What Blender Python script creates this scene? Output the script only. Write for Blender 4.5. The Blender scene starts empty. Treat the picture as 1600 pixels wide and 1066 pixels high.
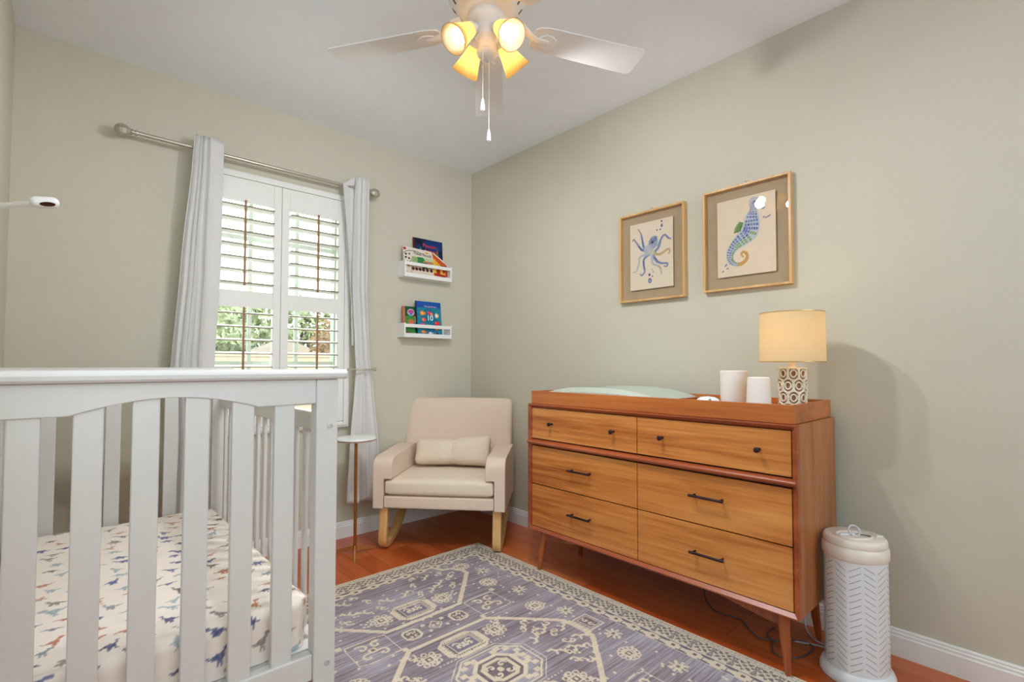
import bpy, math, random
import numpy as np
from mathutils import Vector, Matrix
random.seed(7); rng = np.random.RandomState(7)
PI = math.pi
scn = bpy.context.scene
C = scn.collection
V = Vector

# ------------------------------------------------------------------ helpers
class MB:
    """collects geometry for ONE mesh object"""
    def __init__(s): s.v = []; s.f = []; s.m = []
    def add(s, vs, fs, mi=0):
        b = len(s.v); s.v += [tuple(p) for p in vs]
        for f in fs: s.f.append([b+i for i in f]); s.m.append(mi)
    def obox(s, c, ax, h, mi=0):
        c = V(c); a = [V(q) for q in ax]; vs = []
        for k in (-1, 1):
            for j in (-1, 1):
                for i in (-1, 1): vs.append(c+a[0]*h[0]*i+a[1]*h[1]*j+a[2]*h[2]*k)
        s.add(vs, [(0,2,3,1),(4,5,7,6),(0,1,5,4),(2,6,7,3),(0,4,6,2),(1,3,7,5)], mi)
    def box(s, x0, x1, y0, y1, z0, z1, mi=0):
        x0, x1 = min(x0,x1), max(x0,x1); y0, y1 = min(y0,y1), max(y0,y1); z0, z1 = min(z0,z1), max(z0,z1)
        s.obox(((x0+x1)/2,(y0+y1)/2,(z0+z1)/2), ((1,0,0),(0,1,0),(0,0,1)), ((x1-x0)/2,(y1-y0)/2,(z1-z0)/2), mi)
    def prism(s, front, off, mi=0):
        n = len(front); off = V(off); a = [V(p) for p in front]; b = [p+off for p in a]
        fs = [tuple(range(n)), tuple(range(2*n-1, n-1, -1))]+[(i, i+n, (i+1) % n+n, (i+1) % n) for i in range(n)]
        nrm = V((0,0,0))
        for i in range(n): nrm += a[i].cross(a[(i+1) % n])
        if nrm.dot(off) > 0: fs = [tuple(reversed(f)) for f in fs]
        s.add(a+b, fs, mi)
    def lathe(s, prof, c=(0,0,0), n=32, M=None, mi=0):
        vs = []; fs = []; c = V(c); k = len(prof)
        for i in range(n):
            t = 2*PI*i/n
            for r, z in prof:
                p = V((r*math.cos(t), r*math.sin(t), z))
                if M: p = M @ p
                vs.append(c+p)
        for i in range(n):
            j = (i+1) % n
            for q in range(k-1):
                if prof[q][0] < 1e-6 and prof[q+1][0] < 1e-6: continue
                fs.append((i*k+q, j*k+q, j*k+q+1, i*k+q+1))
        s.add(vs, fs, mi)
        if prof[0][0] > 1e-6: s.f.append([len(s.v)-n*k+i*k for i in range(n)][::-1]); s.m.append(mi)
        if prof[-1][0] > 1e-6: s.f.append([len(s.v)-n*k+i*k+k-1 for i in range(n)]); s.m.append(mi)
    def lathe_open(s, prof, c=(0,0,0), n=32, M=None, mi=0):
        nf = len(s.f); s.lathe(prof, c, n, M, mi)
        for q in ((prof[0][0] > 1e-6), (prof[-1][0] > 1e-6)):
            if q: s.f.pop(); s.m.pop()
    def tube(s, pts, r, n=10, mi=0, cap=True, flat=None):
        P = [V(p) for p in pts]; R = r if isinstance(r, (list, tuple)) else [r]*len(P)
        N = len(P); up = None; vs = []
        for i in range(N):
            d = (P[min(i+1,N-1)]-P[max(i-1,0)]).normalized()
            if up is None:
                a = V((0,0,1)) if abs(d.z) < .9 else V((1,0,0)); up = (a-d*a.dot(d)).normalized()
            else: up = (up-d*up.dot(d)).normalized()
            w = d.cross(up)
            for k in range(n):
                t = 2*PI*k/n; fl = flat or 1
                vs.append(P[i]+up*math.cos(t)*R[i]*fl+w*math.sin(t)*R[i])
        fs = [(i*n+k, i*n+(k+1) % n, (i+1)*n+(k+1) % n, (i+1)*n+k) for i in range(N-1) for k in range(n)]
        if cap: fs += [tuple(range(n))[::-1], tuple((N-1)*n+k for k in range(n))]
        s.add(vs, fs, mi)
    def rbox(s, c, h, r, puff=(0,0,0), N=10, M=None, mi=0):
        """soft box: rounded edges of radius r, faces bulged by puff"""
        c = V(c); key = {}; vs = []; fs = []
        def pt(p):
            q = V(p); inner = V([max(-h[i]+r, min(h[i]-r, q[i]*h[i])) for i in range(3)])
            d = V([q[i]*h[i]-inner[i] for i in range(3)])
            o = inner+(d.normalized()*r if d.length > 1e-9 else d)
            n_ = [o[i]/h[i] for i in range(3)]
            for i in range(3):
                j, k = (i+1) % 3, (i+2) % 3
                if puff[i]: o[i] += puff[i]*n_[i]*max(0,1-n_[j]**2)*max(0,1-n_[k]**2)
            return o
        g = [math.sin((2*i/N-1)*PI/2)*.35+(2*i/N-1)*.65 for i in range(N+1)]
        for ax in range(3):
            for sg in (-1, 1):
                idx = {}
                for i in range(N+1):
                    for j in range(N+1):
                        p = [0,0,0]; p[ax] = sg; p[(ax+1) % 3] = g[i]; p[(ax+2) % 3] = g[j]
                        kk = tuple(round(t, 5) for t in p)
                        if kk not in key:
                            key[kk] = len(vs); o = pt(p); vs.append(c+((M @ o) if M else o))
                        idx[i,j] = key[kk]
                for i in range(N):
                    for j in range(N):
                        q = (idx[i,j], idx[i+1,j], idx[i+1,j+1], idx[i,j+1])
                        fs.append(q if sg > 0 else q[::-1])
        s.add(vs, fs, mi)
    def grid(s, P, close_u=False, mi=0):
        nu = len(P); nv = len(P[0]); vs = [p for row in P for p in row]; fs = []
        for i in range(nu if close_u else nu-1):
            for j in range(nv-1):
                a = (i+1) % nu; fs.append((i*nv+j, a*nv+j, a*nv+j+1, i*nv+j+1))
        s.add(vs, fs, mi)

def origin(p):
    o = V((0,0,0))
    while p is not None: o += p.location; p = p.parent
    return o
def obj(name, mb, mats, parent=None, loc=None, smooth=False, bevel=0, local=False, sub=0, solid=0):
    me = bpy.data.meshes.new(name)
    base = V((0,0,0)) if local else (origin(parent) if parent else V(loc or (0,0,0)))
    me.from_pydata([tuple(V(p)-base) for p in mb.v], [], mb.f)
    for m in (mats if isinstance(mats, (list, tuple)) else [mats]): me.materials.append(m)
    me.polygons.foreach_set('material_index', mb.m)
    me.validate(); me.update()
    if smooth:
        me.polygons.foreach_set('use_smooth', [True]*len(me.polygons))
        me.set_sharp_from_angle(angle=math.radians(smooth if smooth is not True else 40))
    o = bpy.data.objects.new(name, me); C.objects.link(o)
    if parent: o.parent = parent
    elif not local: o.location = base
    if solid:
        md = o.modifiers.new('solid', 'SOLIDIFY'); md.thickness = solid; md.offset = 0
    if bevel:
        md = o.modifiers.new('bevel', 'BEVEL'); md.width = bevel; md.segments = 2; md.limit_method = 'ANGLE'; md.angle_limit = .7
    if sub:
        md = o.modifiers.new('sub', 'SUBSURF'); md.levels = sub; md.render_levels = sub
    return o
def tag(o, label, cat, group=None):
    o['label'] = label; o['category'] = cat
    if group: o['group'] = group
    return o
def thing(name, label, cat, loc, rz=0, group=None):
    o = bpy.data.objects.new(name, None); C.objects.link(o); o.empty_display_size = .05
    o.location = loc; o.rotation_euler = (0,0,rz)
    return tag(o, label, cat, group)
def struct(name, mb, m, **k):
    o = obj(name, mb, m, **k)
    if not k.get('parent'): o['kind'] = 'structure'
    return o

# ------------------------------------------------------------------ materials
def lin(c):
    c = [x/255 for x in c]
    return tuple((x/12.92 if x <= .04045 else ((x+.055)/1.055)**2.4) for x in c)+(1,)
class NT:
    def __init__(s, name):
        s.m = bpy.data.materials.new(name); s.m.use_nodes = True; s.t = s.m.node_tree
        s.b = s.t.nodes['Principled BSDF']; s.out = s.t.nodes['Material Output']
    def n(s, ty, **k):
        o = s.t.nodes.new(ty)
        for a, v in k.items():
            if a.startswith('i_'): o.inputs[a[2:].replace('_', ' ')].default_value = v
            else: setattr(o, a, v)
        return o
    def l(s, a, b): s.t.links.new(a, b)
    def ramp(s, fac, stops):
        r = s.n('ShaderNodeValToRGB'); e = r.color_ramp.elements
        while len(e) < len(stops): e.new(.5)
        for q, (p, c) in zip(e, stops): q.position = p; q.color = c
        s.l(fac, r.inputs[0]); return r.outputs[0]
    def noise(s, scale, detail=3, vec=None, rough=.5):
        q = s.n('ShaderNodeTexNoise'); q.inputs['Scale'].default_value = scale; q.inputs['Detail'].default_value = detail
        q.inputs['Roughness'].default_value = rough
        if vec: s.l(vec, q.inputs['Vector'])
        return q.outputs['Fac']
    def coord(s, kind='Object', scale=(1,1,1)):
        t = s.n('ShaderNodeTexCoord'); mp = s.n('ShaderNodeMapping'); mp.inputs['Scale'].default_value = scale
        s.l(t.outputs[kind], mp.inputs['Vector']); return mp.outputs[0]
    def bump(s, h, strength=.2, dist=.002):
        b = s.n('ShaderNodeBump'); b.inputs['Strength'].default_value = strength; b.inputs['Distance'].default_value = dist
        s.l(h, b.inputs['Height']); s.l(b.outputs[0], s.b.inputs['Normal'])
def plain(name, rgb, rough=.5, metal=0, var=.04, nscale=25, bump=0, spec=.5, bscale=None, coat=0):
    t = NT(name); c = lin(rgb); n = t.noise(nscale, 3, t.coord())
    t.l(t.ramp(n, [(.3, tuple(x*(1-var) for x in c[:3])+(1,)), (.7, tuple(min(1,x*(1+var)) for x in c[:3])+(1,))]), t.b.inputs['Base Color'])
    t.b.inputs['Roughness'].default_value = rough; t.b.inputs['Metallic'].default_value = metal
    t.b.inputs['Specular IOR Level'].default_value = spec; t.b.inputs['Coat Weight'].default_value = coat
    if bump: t.bump(t.noise(bscale or nscale*8, 2, t.coord()), bump)
    return t.m
def wood(name, dark, mid, light, axis=1, rough=.38, sc=1.0):
    t = NT(name); s = [55*sc]*3; s[axis] = 2.2*sc
    vec = t.coord('Object', s); n1 = t.noise(1.0, 6, vec, .62)
    s2 = [9*sc]*3; s2[axis] = .9*sc; n2 = t.noise(1.0, 3, t.coord('Object', s2), .5)
    mx = t.n('ShaderNodeMath', operation='MULTIPLY_ADD'); mx.inputs[1].default_value = .45; t.l(n1, mx.inputs[0])
    m2 = t.n('ShaderNodeMath', operation='MULTIPLY'); m2.inputs[1].default_value = .55; t.l(n2, m2.inputs[0]); t.l(m2.outputs[0], mx.inputs[2])
    t.l(t.ramp(mx.outputs[0], [(.37, lin(dark)), (.5, lin(mid)), (.64, lin(light))]), t.b.inputs['Base Color'])
    t.b.inputs['Roughness'].default_value = rough; t.b.inputs['Coat Weight'].default_value = .12; t.b.inputs['Coat Roughness'].default_value = .3
    t.bump(n1, .08, .001); return t.m
def emit(name, rgb, strength):
    t = NT(name); n = t.noise(3, 1, t.coord()); c = lin(rgb)
    t.l(t.ramp(n, [(0, c), (1, c)]), t.b.inputs['Emission Color']); t.b.inputs['Emission Strength'].default_value = strength
    t.b.inputs['Base Color'].default_value = c; return t.m
def translucent(name, rgb, trans, mixf=.5, rough=.6, bump=0, bscale=300):
    t = NT(name); c = lin(rgb); n = t.noise(40, 2, t.coord())
    t.l(t.ramp(n, [(.3, tuple(x*.97 for x in c[:3])+(1,)), (.7, c)]), t.b.inputs['Base Color']); t.b.inputs['Roughness'].default_value = rough
    tr = t.n('ShaderNodeBsdfTranslucent'); tr.inputs['Color'].default_value = lin(trans)
    mx = t.n('ShaderNodeMixShader'); mx.inputs[0].default_value = mixf
    t.l(t.b.outputs[0], mx.inputs[1]); t.l(tr.outputs[0], mx.inputs[2]); t.l(mx.outputs[0], t.out.inputs[0])
    if bump: t.bump(t.noise(bscale, 2, t.coord()), bump)
    return t.m
def glass(name, tint=(255,255,255), refl=1.0):
    t = NT(name); n = t.noise(2, 1, t.coord())
    tp = t.n('ShaderNodeBsdfTransparent'); t.l(t.ramp(n, [(0, lin(tint)), (1, lin(tint))]), tp.inputs[0])
    ge = t.n('ShaderNodeNewGeometry'); inv = t.n('ShaderNodeMath', operation='SUBTRACT'); inv.inputs[0].default_value = 1; t.l(ge.outputs['Backfacing'], inv.inputs[1])
    gl = t.n('ShaderNodeBsdfGlossy'); gl.inputs['Roughness'].default_value = .004
    fr = t.n('ShaderNodeFresnel'); fr.inputs['IOR'].default_value = 1.5
    mm = t.n('ShaderNodeMath', operation='MULTIPLY'); mm.inputs[1].default_value = refl; t.l(fr.outputs[0], mm.inputs[0])
    m3 = t.n('ShaderNodeMath', operation='MULTIPLY'); t.l(mm.outputs[0], m3.inputs[0]); t.l(inv.outputs[0], m3.inputs[1]); mm = m3
    mx = t.n('ShaderNodeMixShader'); t.l(mm.outputs[0], mx.inputs[0]); t.l(tp.outputs[0], mx.inputs[1]); t.l(gl.outputs[0], mx.inputs[2])
    t.l(mx.outputs[0], t.out.inputs[0]); return t.m
def painted(name, rough=.7, bump=0, bscale=400):
    t = NT(name); a = t.n('ShaderNodeVertexColor'); a.layer_name = 'paint'
    n = t.noise(60, 2, t.coord()); mx = t.n('ShaderNodeMixRGB', blend_type='MULTIPLY'); mx.inputs[0].default_value = 1
    t.l(a.outputs[0], mx.inputs[1]); t.l(t.ramp(n, [(.2, (.95,.95,.95,1)), (.8, (1,1,1,1))]), mx.inputs[2]); t.l(mx.outputs[0], t.b.inputs['Base Color'])
    t.b.inputs['Roughness'].default_value = rough; t.b.inputs['Specular IOR Level'].default_value = .3
    if bump: t.bump(t.noise(bscale, 2, t.coord()), bump, .003)
    return t.m

M_WALL = plain('sage_wall_paint', (203,198,180), .75, var=.012, nscale=6, bump=.05, bscale=220, spec=.25)
M_CEIL = plain('white_ceiling_paint', (240,244,249), .85, var=.01, nscale=5, bump=.06, bscale=160, spec=.2)
M_TRIM = plain('white_trim_paint', (236,235,232), .4, var=.01)
M_CRIB = plain('white_crib_lacquer', (212,210,206), .35, var=.008)
M_SHUT = plain('white_shutter_lacquer', (236,235,230), .4, var=.008)
M_VINYL = plain('pale_window_vinyl', (196,203,190), .5, var=.02)
M_GLASS = glass('window_pane_glass', (250,255,252), .7)
M_PICGLASS = glass('picture_glass', (252,250,246), 1.5)
M_ROD = plain('brushed_nickel', (190,184,170), .32, .75, var=.05)
M_TILT = plain('backlit_tilt_rod_shade', (150,112,72), .5)  # backlit darkening of the white rod, put into its colour
M_BACKLIT = plain('backlit_louver_edge_shade', (150,132,110), .5)  # dark backlit rim painted onto the room-side louver noses
M_CURT = translucent('white_curtain_cloth', (236,235,233), (225,222,215), .22, .85, .15, 600)
M_WALNUT = wood('acorn_drawer_wood', (162,86,32), (202,126,58), (220,150,80), 1, .34)
M_SIDEWD = wood('acorn_side_wood', (128,70,30), (168,102,52), (190,126,72), 2, .36)
M_FRAMEWD = wood('reddish_frame_wood', (128,52,24), (152,70,34), (172,90,48), 1, .35)
M_TRAYWD = wood('tray_wood', (150,74,26), (180,98,40), (196,116,52), 1, .36)
M_LEGWD = wood('leg_wood', (140,66,28), (168,88,42), (186,108,58), 2, .38)
M_DARKIN = plain('dark_reveal', (60,22,12), .7)
M_BRONZE = plain('oil_rubbed_bronze', (58,42,44), .35, .7)
M_BEECH = wood('pale_beech', (200,146,84), (218,168,104), (228,184,124), 2, .4)
M_LINEN = plain('beige_linen', (226,205,186), .9, var=.035, nscale=140, bump=.25, bscale=900, spec=.2)
M_LINEN2 = plain('cream_linen_pillow', (230,213,193), .9, var=.03, nscale=140, bump=.25, bscale=900, spec=.2)
M_BLACK = plain('black_underlining', (22,20,20), .8)
M_BRASS = plain('aged_brass', (176,120,62), .3, .9, var=.06)
M_BRASSLT = plain('pale_brass', (214,186,130), .3, .85, var=.04)
M_MARBLE = plain('white_marble', (232,234,230), .25, var=.05, nscale=9)
M_WHITE = plain('white_plastic', (236,236,236), .3, var=.006)
M_PAIL = plain('white_enamelled_steel', (226,228,230), .28, var=.008)
M_PAILLID = plain('cream_lid_plastic', (234,222,210), .3, var=.01)
M_DECAL = plain('grey_stripe_decal', (136,140,146), .5)
M_GREY = plain('dark_slot_grey', (92,92,96), .5)
M_CANIS = plain('matte_white_canister', (240,232,224), .55, var=.01)
M_PAD = plain('grey_green_pad_vinyl', (182,188,174), .55, var=.02)
M_LENS = plain('dark_brown_lens', (58,26,8), .12, var=.2, nscale=60)
M_CERAM = plain('cream_ceramic', (226,214,190), .3, var=.03)
M_CERDK = plain('brown_base_core', (160,112,84), .8)  # plain darker brown core behind the pierced sleeve
M_LSHADE = translucent('cream_lamp_shade_fabric', (238,222,186), (248,228,162), .38, .8, .1, 700)
M_FSHADE = translucent('amber_frosted_glass', (122,102,72), (226,200,146), .5, .3)
M_FAN = plain('white_fan_enamel', (228,226,222), .4, var=.01)
M_FANDK = plain('shadowed_vent_slot', (96,92,88), .7)
SKY = dict(rear_fill=(2.8,3.35,3.6), rear_fill_low=(3.3,3.75,4.25), side=(.7,1.15,1.3), side_fill_low=(.2,.25,.3), window=(7,7.1,7.2))  # rear and side values are added fill light, not a seen sky
BULB_C, BULB_E, LAMP_C, LAMP_E = (255,244,224), 30, (255,226,164), 14
FAN_RGB, FAN_W = (.97,1,1.06), 24.5
M_BULB = emit('lit_fan_bulb', BULB_C, BULB_E)
M_LBULB = emit('lit_table_lamp_bulb', LAMP_C, LAMP_E)
M_BLADE = plain('white_blade_laminate', (222,220,217), .45, var=.01)
M_CHAIN = plain('pale_chain', (226,226,222), .4, .3)
M_OAK = wood('light_oak_frame', (196,150,92), (216,172,114), (228,190,136), 2, .4)
M_BACKBD = plain('taupe_backing', (184,166,142), .8, var=.02)
M_BLKCORD = plain('grey_black_cord', (92,82,86), .5)
M_WHTCORD = plain('white_cord', (206,206,212), .5)
M_PAINT = painted('painted_print', .75)
M_COVER = painted('book_cover_gloss', .4)
M_SHEET = painted('dinosaur_sheet_cotton', .9, .15, 500)
M_RUG = painted('woven_rug', .95, .35, 350)
M_PAGES = plain('book_pages', (226,214,196), .8)
M_STEEL = plain('steel_bolt', (196,196,194), .35, .3)

def floor_mat():
    t = NT('red_oak_planks'); tc = t.coord('Object', (1,1,1))
    sep = t.n('ShaderNodeSeparateXYZ'); t.l(tc, sep.inputs[0])
    cmb = t.n('ShaderNodeCombineXYZ'); t.l(sep.outputs[1], cmb.inputs[0]); t.l(sep.outputs[0], cmb.inputs[1])
    br = t.n('ShaderNodeTexBrick'); t.l(cmb.outputs[0], br.inputs['Vector']); br.offset = .37
    for k, v in (('Scale',1),('Mortar Size',.0012),('Mortar Smooth',.2),('Bias',0),('Brick Width',1.15),('Row Height',.121)): br.inputs[k].default_value = v
    br.inputs['Color1'].default_value = (0,0,0,1); br.inputs['Color2'].default_value = (1,1,1,1); br.inputs['Mortar'].default_value = (.5,.5,.5,1)
    g = t.noise(1, 6, t.coord('Object', (70,3,70)), .6); g2 = t.noise(1, 3, t.coord('Object', (11,1.2,11)))
    s0 = t.n('ShaderNodeMath', operation='MULTIPLY_ADD'); s0.inputs[1].default_value = .22
    t.l(br.outputs['Color'], s0.inputs[0])
    s1 = t.n('ShaderNodeMath', operation='MULTIPLY_ADD'); s1.inputs[1].default_value = .35; t.l(g, s1.inputs[0])
    s2 = t.n('ShaderNodeMath', operation='MULTIPLY'); s2.inputs[1].default_value = .45; t.l(g2, s2.inputs[0])
    t.l(s2.outputs[0], s1.inputs[2]); t.l(s1.outputs[0], s0.inputs[2])
    col = t.ramp(s0.outputs[0], [(.25, lin((142,54,20))), (.5, lin((186,86,36))), (.78, lin((212,120,62)))])
    mx = t.n('ShaderNodeMixRGB'); t.l(br.outputs['Fac'], mx.inputs[0]); t.l(col, mx.inputs[1]); mx.inputs[2].default_value = lin((70,26,12))
    t.l(mx.outputs[0], t.b.inputs['Base Color']); t.b.inputs['Roughness'].default_value = .3; t.b.inputs['Coat Weight'].default_value = .15
    t.bump(br.outputs['Fac'], -.15, .002); return t.m
M_FLOOR = floor_mat()

# ------------------------------------------------------------------ painting canvases (vertex colours on fine grids)
class Cv:
    def __init__(s, w, h, res, bg, X=None, Y=None):
        s.w, s.h = w, h; s.nx = max(2, int(round(w/res))+1); s.ny = max(2, int(round(h/res))+1)
        s.X, s.Y = np.meshgrid(np.linspace(0, w, s.nx), np.linspace(0, h, s.ny))
        s.img = np.empty((s.ny, s.nx, 3)); s.img[:] = lin(bg)[:3]
    def put(s, mask, rgb, a=1.0):
        m = (np.clip(mask.astype(float), 0, 1)*a)[..., None]; s.img = s.img*(1-m)+np.array(lin(rgb)[:3])*m
    def ell(s, cx, cy, rx, ry, ang=0):
        c, q = math.cos(ang), math.sin(ang); dx, dy = s.X-cx, s.Y-cy
        return ((dx*c+dy*q)/rx)**2+((-dx*q+dy*c)/ry)**2 <= 1
    def rect(s, x0, x1, y0, y1): return (s.X >= x0) & (s.X <= x1) & (s.Y >= y0) & (s.Y <= y1)
    def poly(s, pts):
        m = np.zeros_like(s.X, bool); n = len(pts)
        for i in range(n):
            x1, y1 = pts[i]; x2, y2 = pts[(i+1) % n]
            if y1 == y2: continue
            c = ((y1 > s.Y) != (y2 > s.Y)) & (s.X < (x2-x1)*(s.Y-y1)/(y2-y1)+x1); m ^= c
        return m
    def stroke(s, pts, w):
        m = np.zeros_like(s.X, bool); n = len(pts)-1
        for i in range(n):
            (x1, y1), (x2, y2) = pts[i], pts[i+1]; dx, dy = x2-x1, y2-y1; L = dx*dx+dy*dy+1e-12
            t = np.clip(((s.X-x1)*dx+(s.Y-y1)*dy)/L, 0, 1); d = np.hypot(s.X-x1-t*dx, s.Y-y1-t*dy)
            if isinstance(w, tuple): ww = w[0]+(w[1]-w[0])*(i+t)/n
            else: ww = w
            m |= d <= ww
        return m
def spline(pts, k=8):
    o = []; P = [pts[0]]+list(pts)+[pts[-1]]
    for i in range(1, len(P)-2):
        for j in range(k):
            t = j/k; a, b, c, d = [np.array(P[i+q-1], float) for q in range(4)]
            o.append(tuple(.5*((2*b)+(c-a)*t+(2*a-5*b+4*c-d)*t*t+(3*b-a-3*c+d)*t**3)))
    o.append(tuple(map(float, pts[-1]))); return o
def canvas_obj(name, cv, at, mat, parent=None, loc=None, thick=0, back=None, mask=None, side=(200,190,170)):
    """fine grid carrying the canvas; at(x,y) maps arrays -> xyz arrays; optional thickness along vector back"""
    P = np.stack(at(cv.X, cv.Y), -1).reshape(-1, 3); nx, ny = cv.nx, cv.ny
    idx = np.arange(nx*ny).reshape(ny, nx)
    q = np.stack([idx[:-1,:-1], idx[:-1,1:], idx[1:,1:], idx[1:,:-1]], -1)
    if mask is not None: q = q[mask[:-1,:-1]]
    fs = q.reshape(-1, 4).tolist(); vs = P.tolist(); col = np.ones((nx*ny, 4)); col[:, :3] = cv.img.reshape(-1, 3)
    if thick:
        ring = list(idx[0, :])+list(idx[1:, -1])+list(idx[-1, -2::-1])+list(idx[-2:0:-1, 0]); b = len(vs); n = len(ring)
        bk = V(back)*thick
        vs += [list(V(vs[i])+bk) for i in ring]; fs += [[ring[i], b+i, b+(i+1) % n, ring[(i+1) % n]] for i in range(n)]
        fs.append([b+i for i in range(n)][::-1]); col = np.vstack([col, np.tile(lin(side), (n, 1))])
    base = origin(parent) if parent else V(loc or (0,0,0))
    me = bpy.data.meshes.new(name); me.from_pydata([tuple(V(p)-base) for p in vs], [], fs); me.materials.append(mat); me.update()
    ca = me.color_attributes.new('paint', 'FLOAT_COLOR', 'POINT'); ca.data.foreach_set('color', col.ravel().astype(np.float32))
    o = bpy.data.objects.new(name, me); C.objects.link(o)
    if parent: o.parent = parent
    else: o.location = base
    return o
def text(name, s, size, o, right, up, mat, parent, align='CENTER', ext=.0004):
    cu = bpy.data.curves.new('t', 'FONT'); cu.body = s; cu.size = size; cu.extrude = ext; cu.align_x = align; cu.offset = size*.012
    t = bpy.data.objects.new('t', cu); C.objects.link(t); dg = bpy.context.evaluated_depsgraph_get()
    me = bpy.data.meshes.new_from_object(t.evaluated_get(dg)); bpy.data.objects.remove(t)
    r, u = V(right).normalized(), V(up).normalized(); n = r.cross(u); b = V(o)-origin(parent)
    for v in me.vertices: v.co = b+r*v.co.x+u*v.co.y+n*v.co.z
    me.materials.clear(); me.materials.append(mat); me.name = name
    q = bpy.data.objects.new(name, me); C.objects.link(q); q.parent = parent; return q

# ------------------------------------------------------------------ room shell
W, H, YB, T = 2.7295, 2.779, -5.4, .15
m = MB(); m.box(-W-T, T, YB-T, T, -.1, 0); struct('floor', m, M_FLOOR)
m = MB(); m.box(-W-T, T, YB-T, T, H, H+.1); struct('ceiling', m, M_CEIL)
m = MB(); m.box(0, T, YB-T, T, 0, H); struct('wall_right', m, M_WALL)
LY0, LY1, LZ0, LZ1 = -4.9, -2.15, 1.05, 2.6   # opening added in the unseen left wall for fill light
m = MB(); m.box(-W-T, -W, YB-T, LY0, 0, H); m.box(-W-T, -W, LY1, T, 0, H); m.box(-W-T, -W, LY0, LY1, 0, LZ0); m.box(-W-T, -W, LY0, LY1, LZ1, H)
struct('wall_left', m, M_WALL)
HX0, HX1, HZ0, HZ1 = -1.945, -1.105, .785, 2.295
m = MB(); m.box(-W, HX0, 0, T, 0, H); m.box(HX1, 0, 0, T, 0, H); m.box(HX0, HX1, 0, T, 0, HZ0); m.box(HX0, HX1, 0, T, HZ1, H)
struct('wall_back', m, M_WALL)
# unseen wall behind the viewer, set back, with an opening added for fill light
OX0, OX1, OZ0, OZ = -2.62, -.12, 1.05, 2.68
m = MB(); m.box(-W, OX0, YB-T, YB, 0, H); m.box(OX1, 0, YB-T, YB, 0, H); m.box(OX0, OX1, YB-T, YB, OZ, H); m.box(OX0, OX1, YB-T, YB, 0, OZ0)
struct('wall_front', m, M_WALL)
def baseboard(name, a, b, nrm):
    prof = [(0,0),(.016,0),(.016,.078),(.0125,.083),(.0125,.092),(.009,.096),(.009,.103),(.006,.108),(0,.108)]
    a, b, n = V(a), V(b), V(nrm); m = MB()
    m.prism([a+n*x+V((0,0,z)) for x, z in prof], b-a); return struct(name, m, M_TRIM)
baseboard('baseboard_right', (0,YB,0), (0,0,0), (-1,0,0)); baseboard('baseboard_back', (-W,0,0), (-.016,0,0), (0,-1,0))
baseboard('baseboard_left', (-W,YB,0), (-W,-.016,0), (1,0,0))

# ------------------------------------------------------------------ window and shutters
win = bpy.data.objects.new('window_1', None); C.objects.link(win); win.location = (-1.525, .1, HZ0); win['kind'] = 'structure'
m = MB()
for x0, x1, z0, z1 in ((HX0,HX0+.035,HZ0,HZ1),(HX1-.035,HX1,HZ0,HZ1),(HX0+.035,HX1-.035,HZ0,HZ0+.04),(HX0+.035,HX1-.035,HZ1-.04,HZ1)): m.box(x0, x1, .07, .13, z0, z1)
obj('window_frame', m, M_VINYL, win)
m = MB(); m.box(HX0+.03, HX1-.03, .088, .112, 1.55, 1.59); obj('meeting_rail', m, M_VINYL, win)
for x in (-1.667, -1.385):
    m = MB(); m.box(x-.011, x+.011, .09, .11, HZ0+.035, HZ1-.035); obj('muntin', m, M_VINYL, win)
for z in (1.18, 1.96):
    m = MB(); m.box(HX0+.03, HX1-.03, .0905, .1095, z-.013, z+.013); obj('muntin', m, M_VINYL, win)
m = MB(); m.box(HX0+.03, HX1-.03, .0985, .1015, HZ0+.03, HZ1-.03); obj('window_pane', m, M_GLASS, win)
m = MB(); FX0, FX1, FZ0, FZ1 = -1.978, -1.070, .752, 2.328
for x0, x1, z0, z1 in ((FX0,FX0+.04,FZ0,FZ1),(FX1-.04,FX1,FZ0,FZ1),(FX0+.04,FX1-.04,FZ0,FZ0+.04),(FX0+.04,FX1-.04,FZ1-.04,FZ1)):
    m.box(x0, x1, -.03, .0, z0, z1)
    a = .012; m.box(x0+(a if x0 == FX0 else 0), x1-(a if x1 == FX1 else 0), -.038, -.03, z0+(a if z0 == FZ0 else 0), z1-(a if z1 == FZ1 else 0))
obj('shutter_frame', m, M_SHUT, win, bevel=.003)
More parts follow.
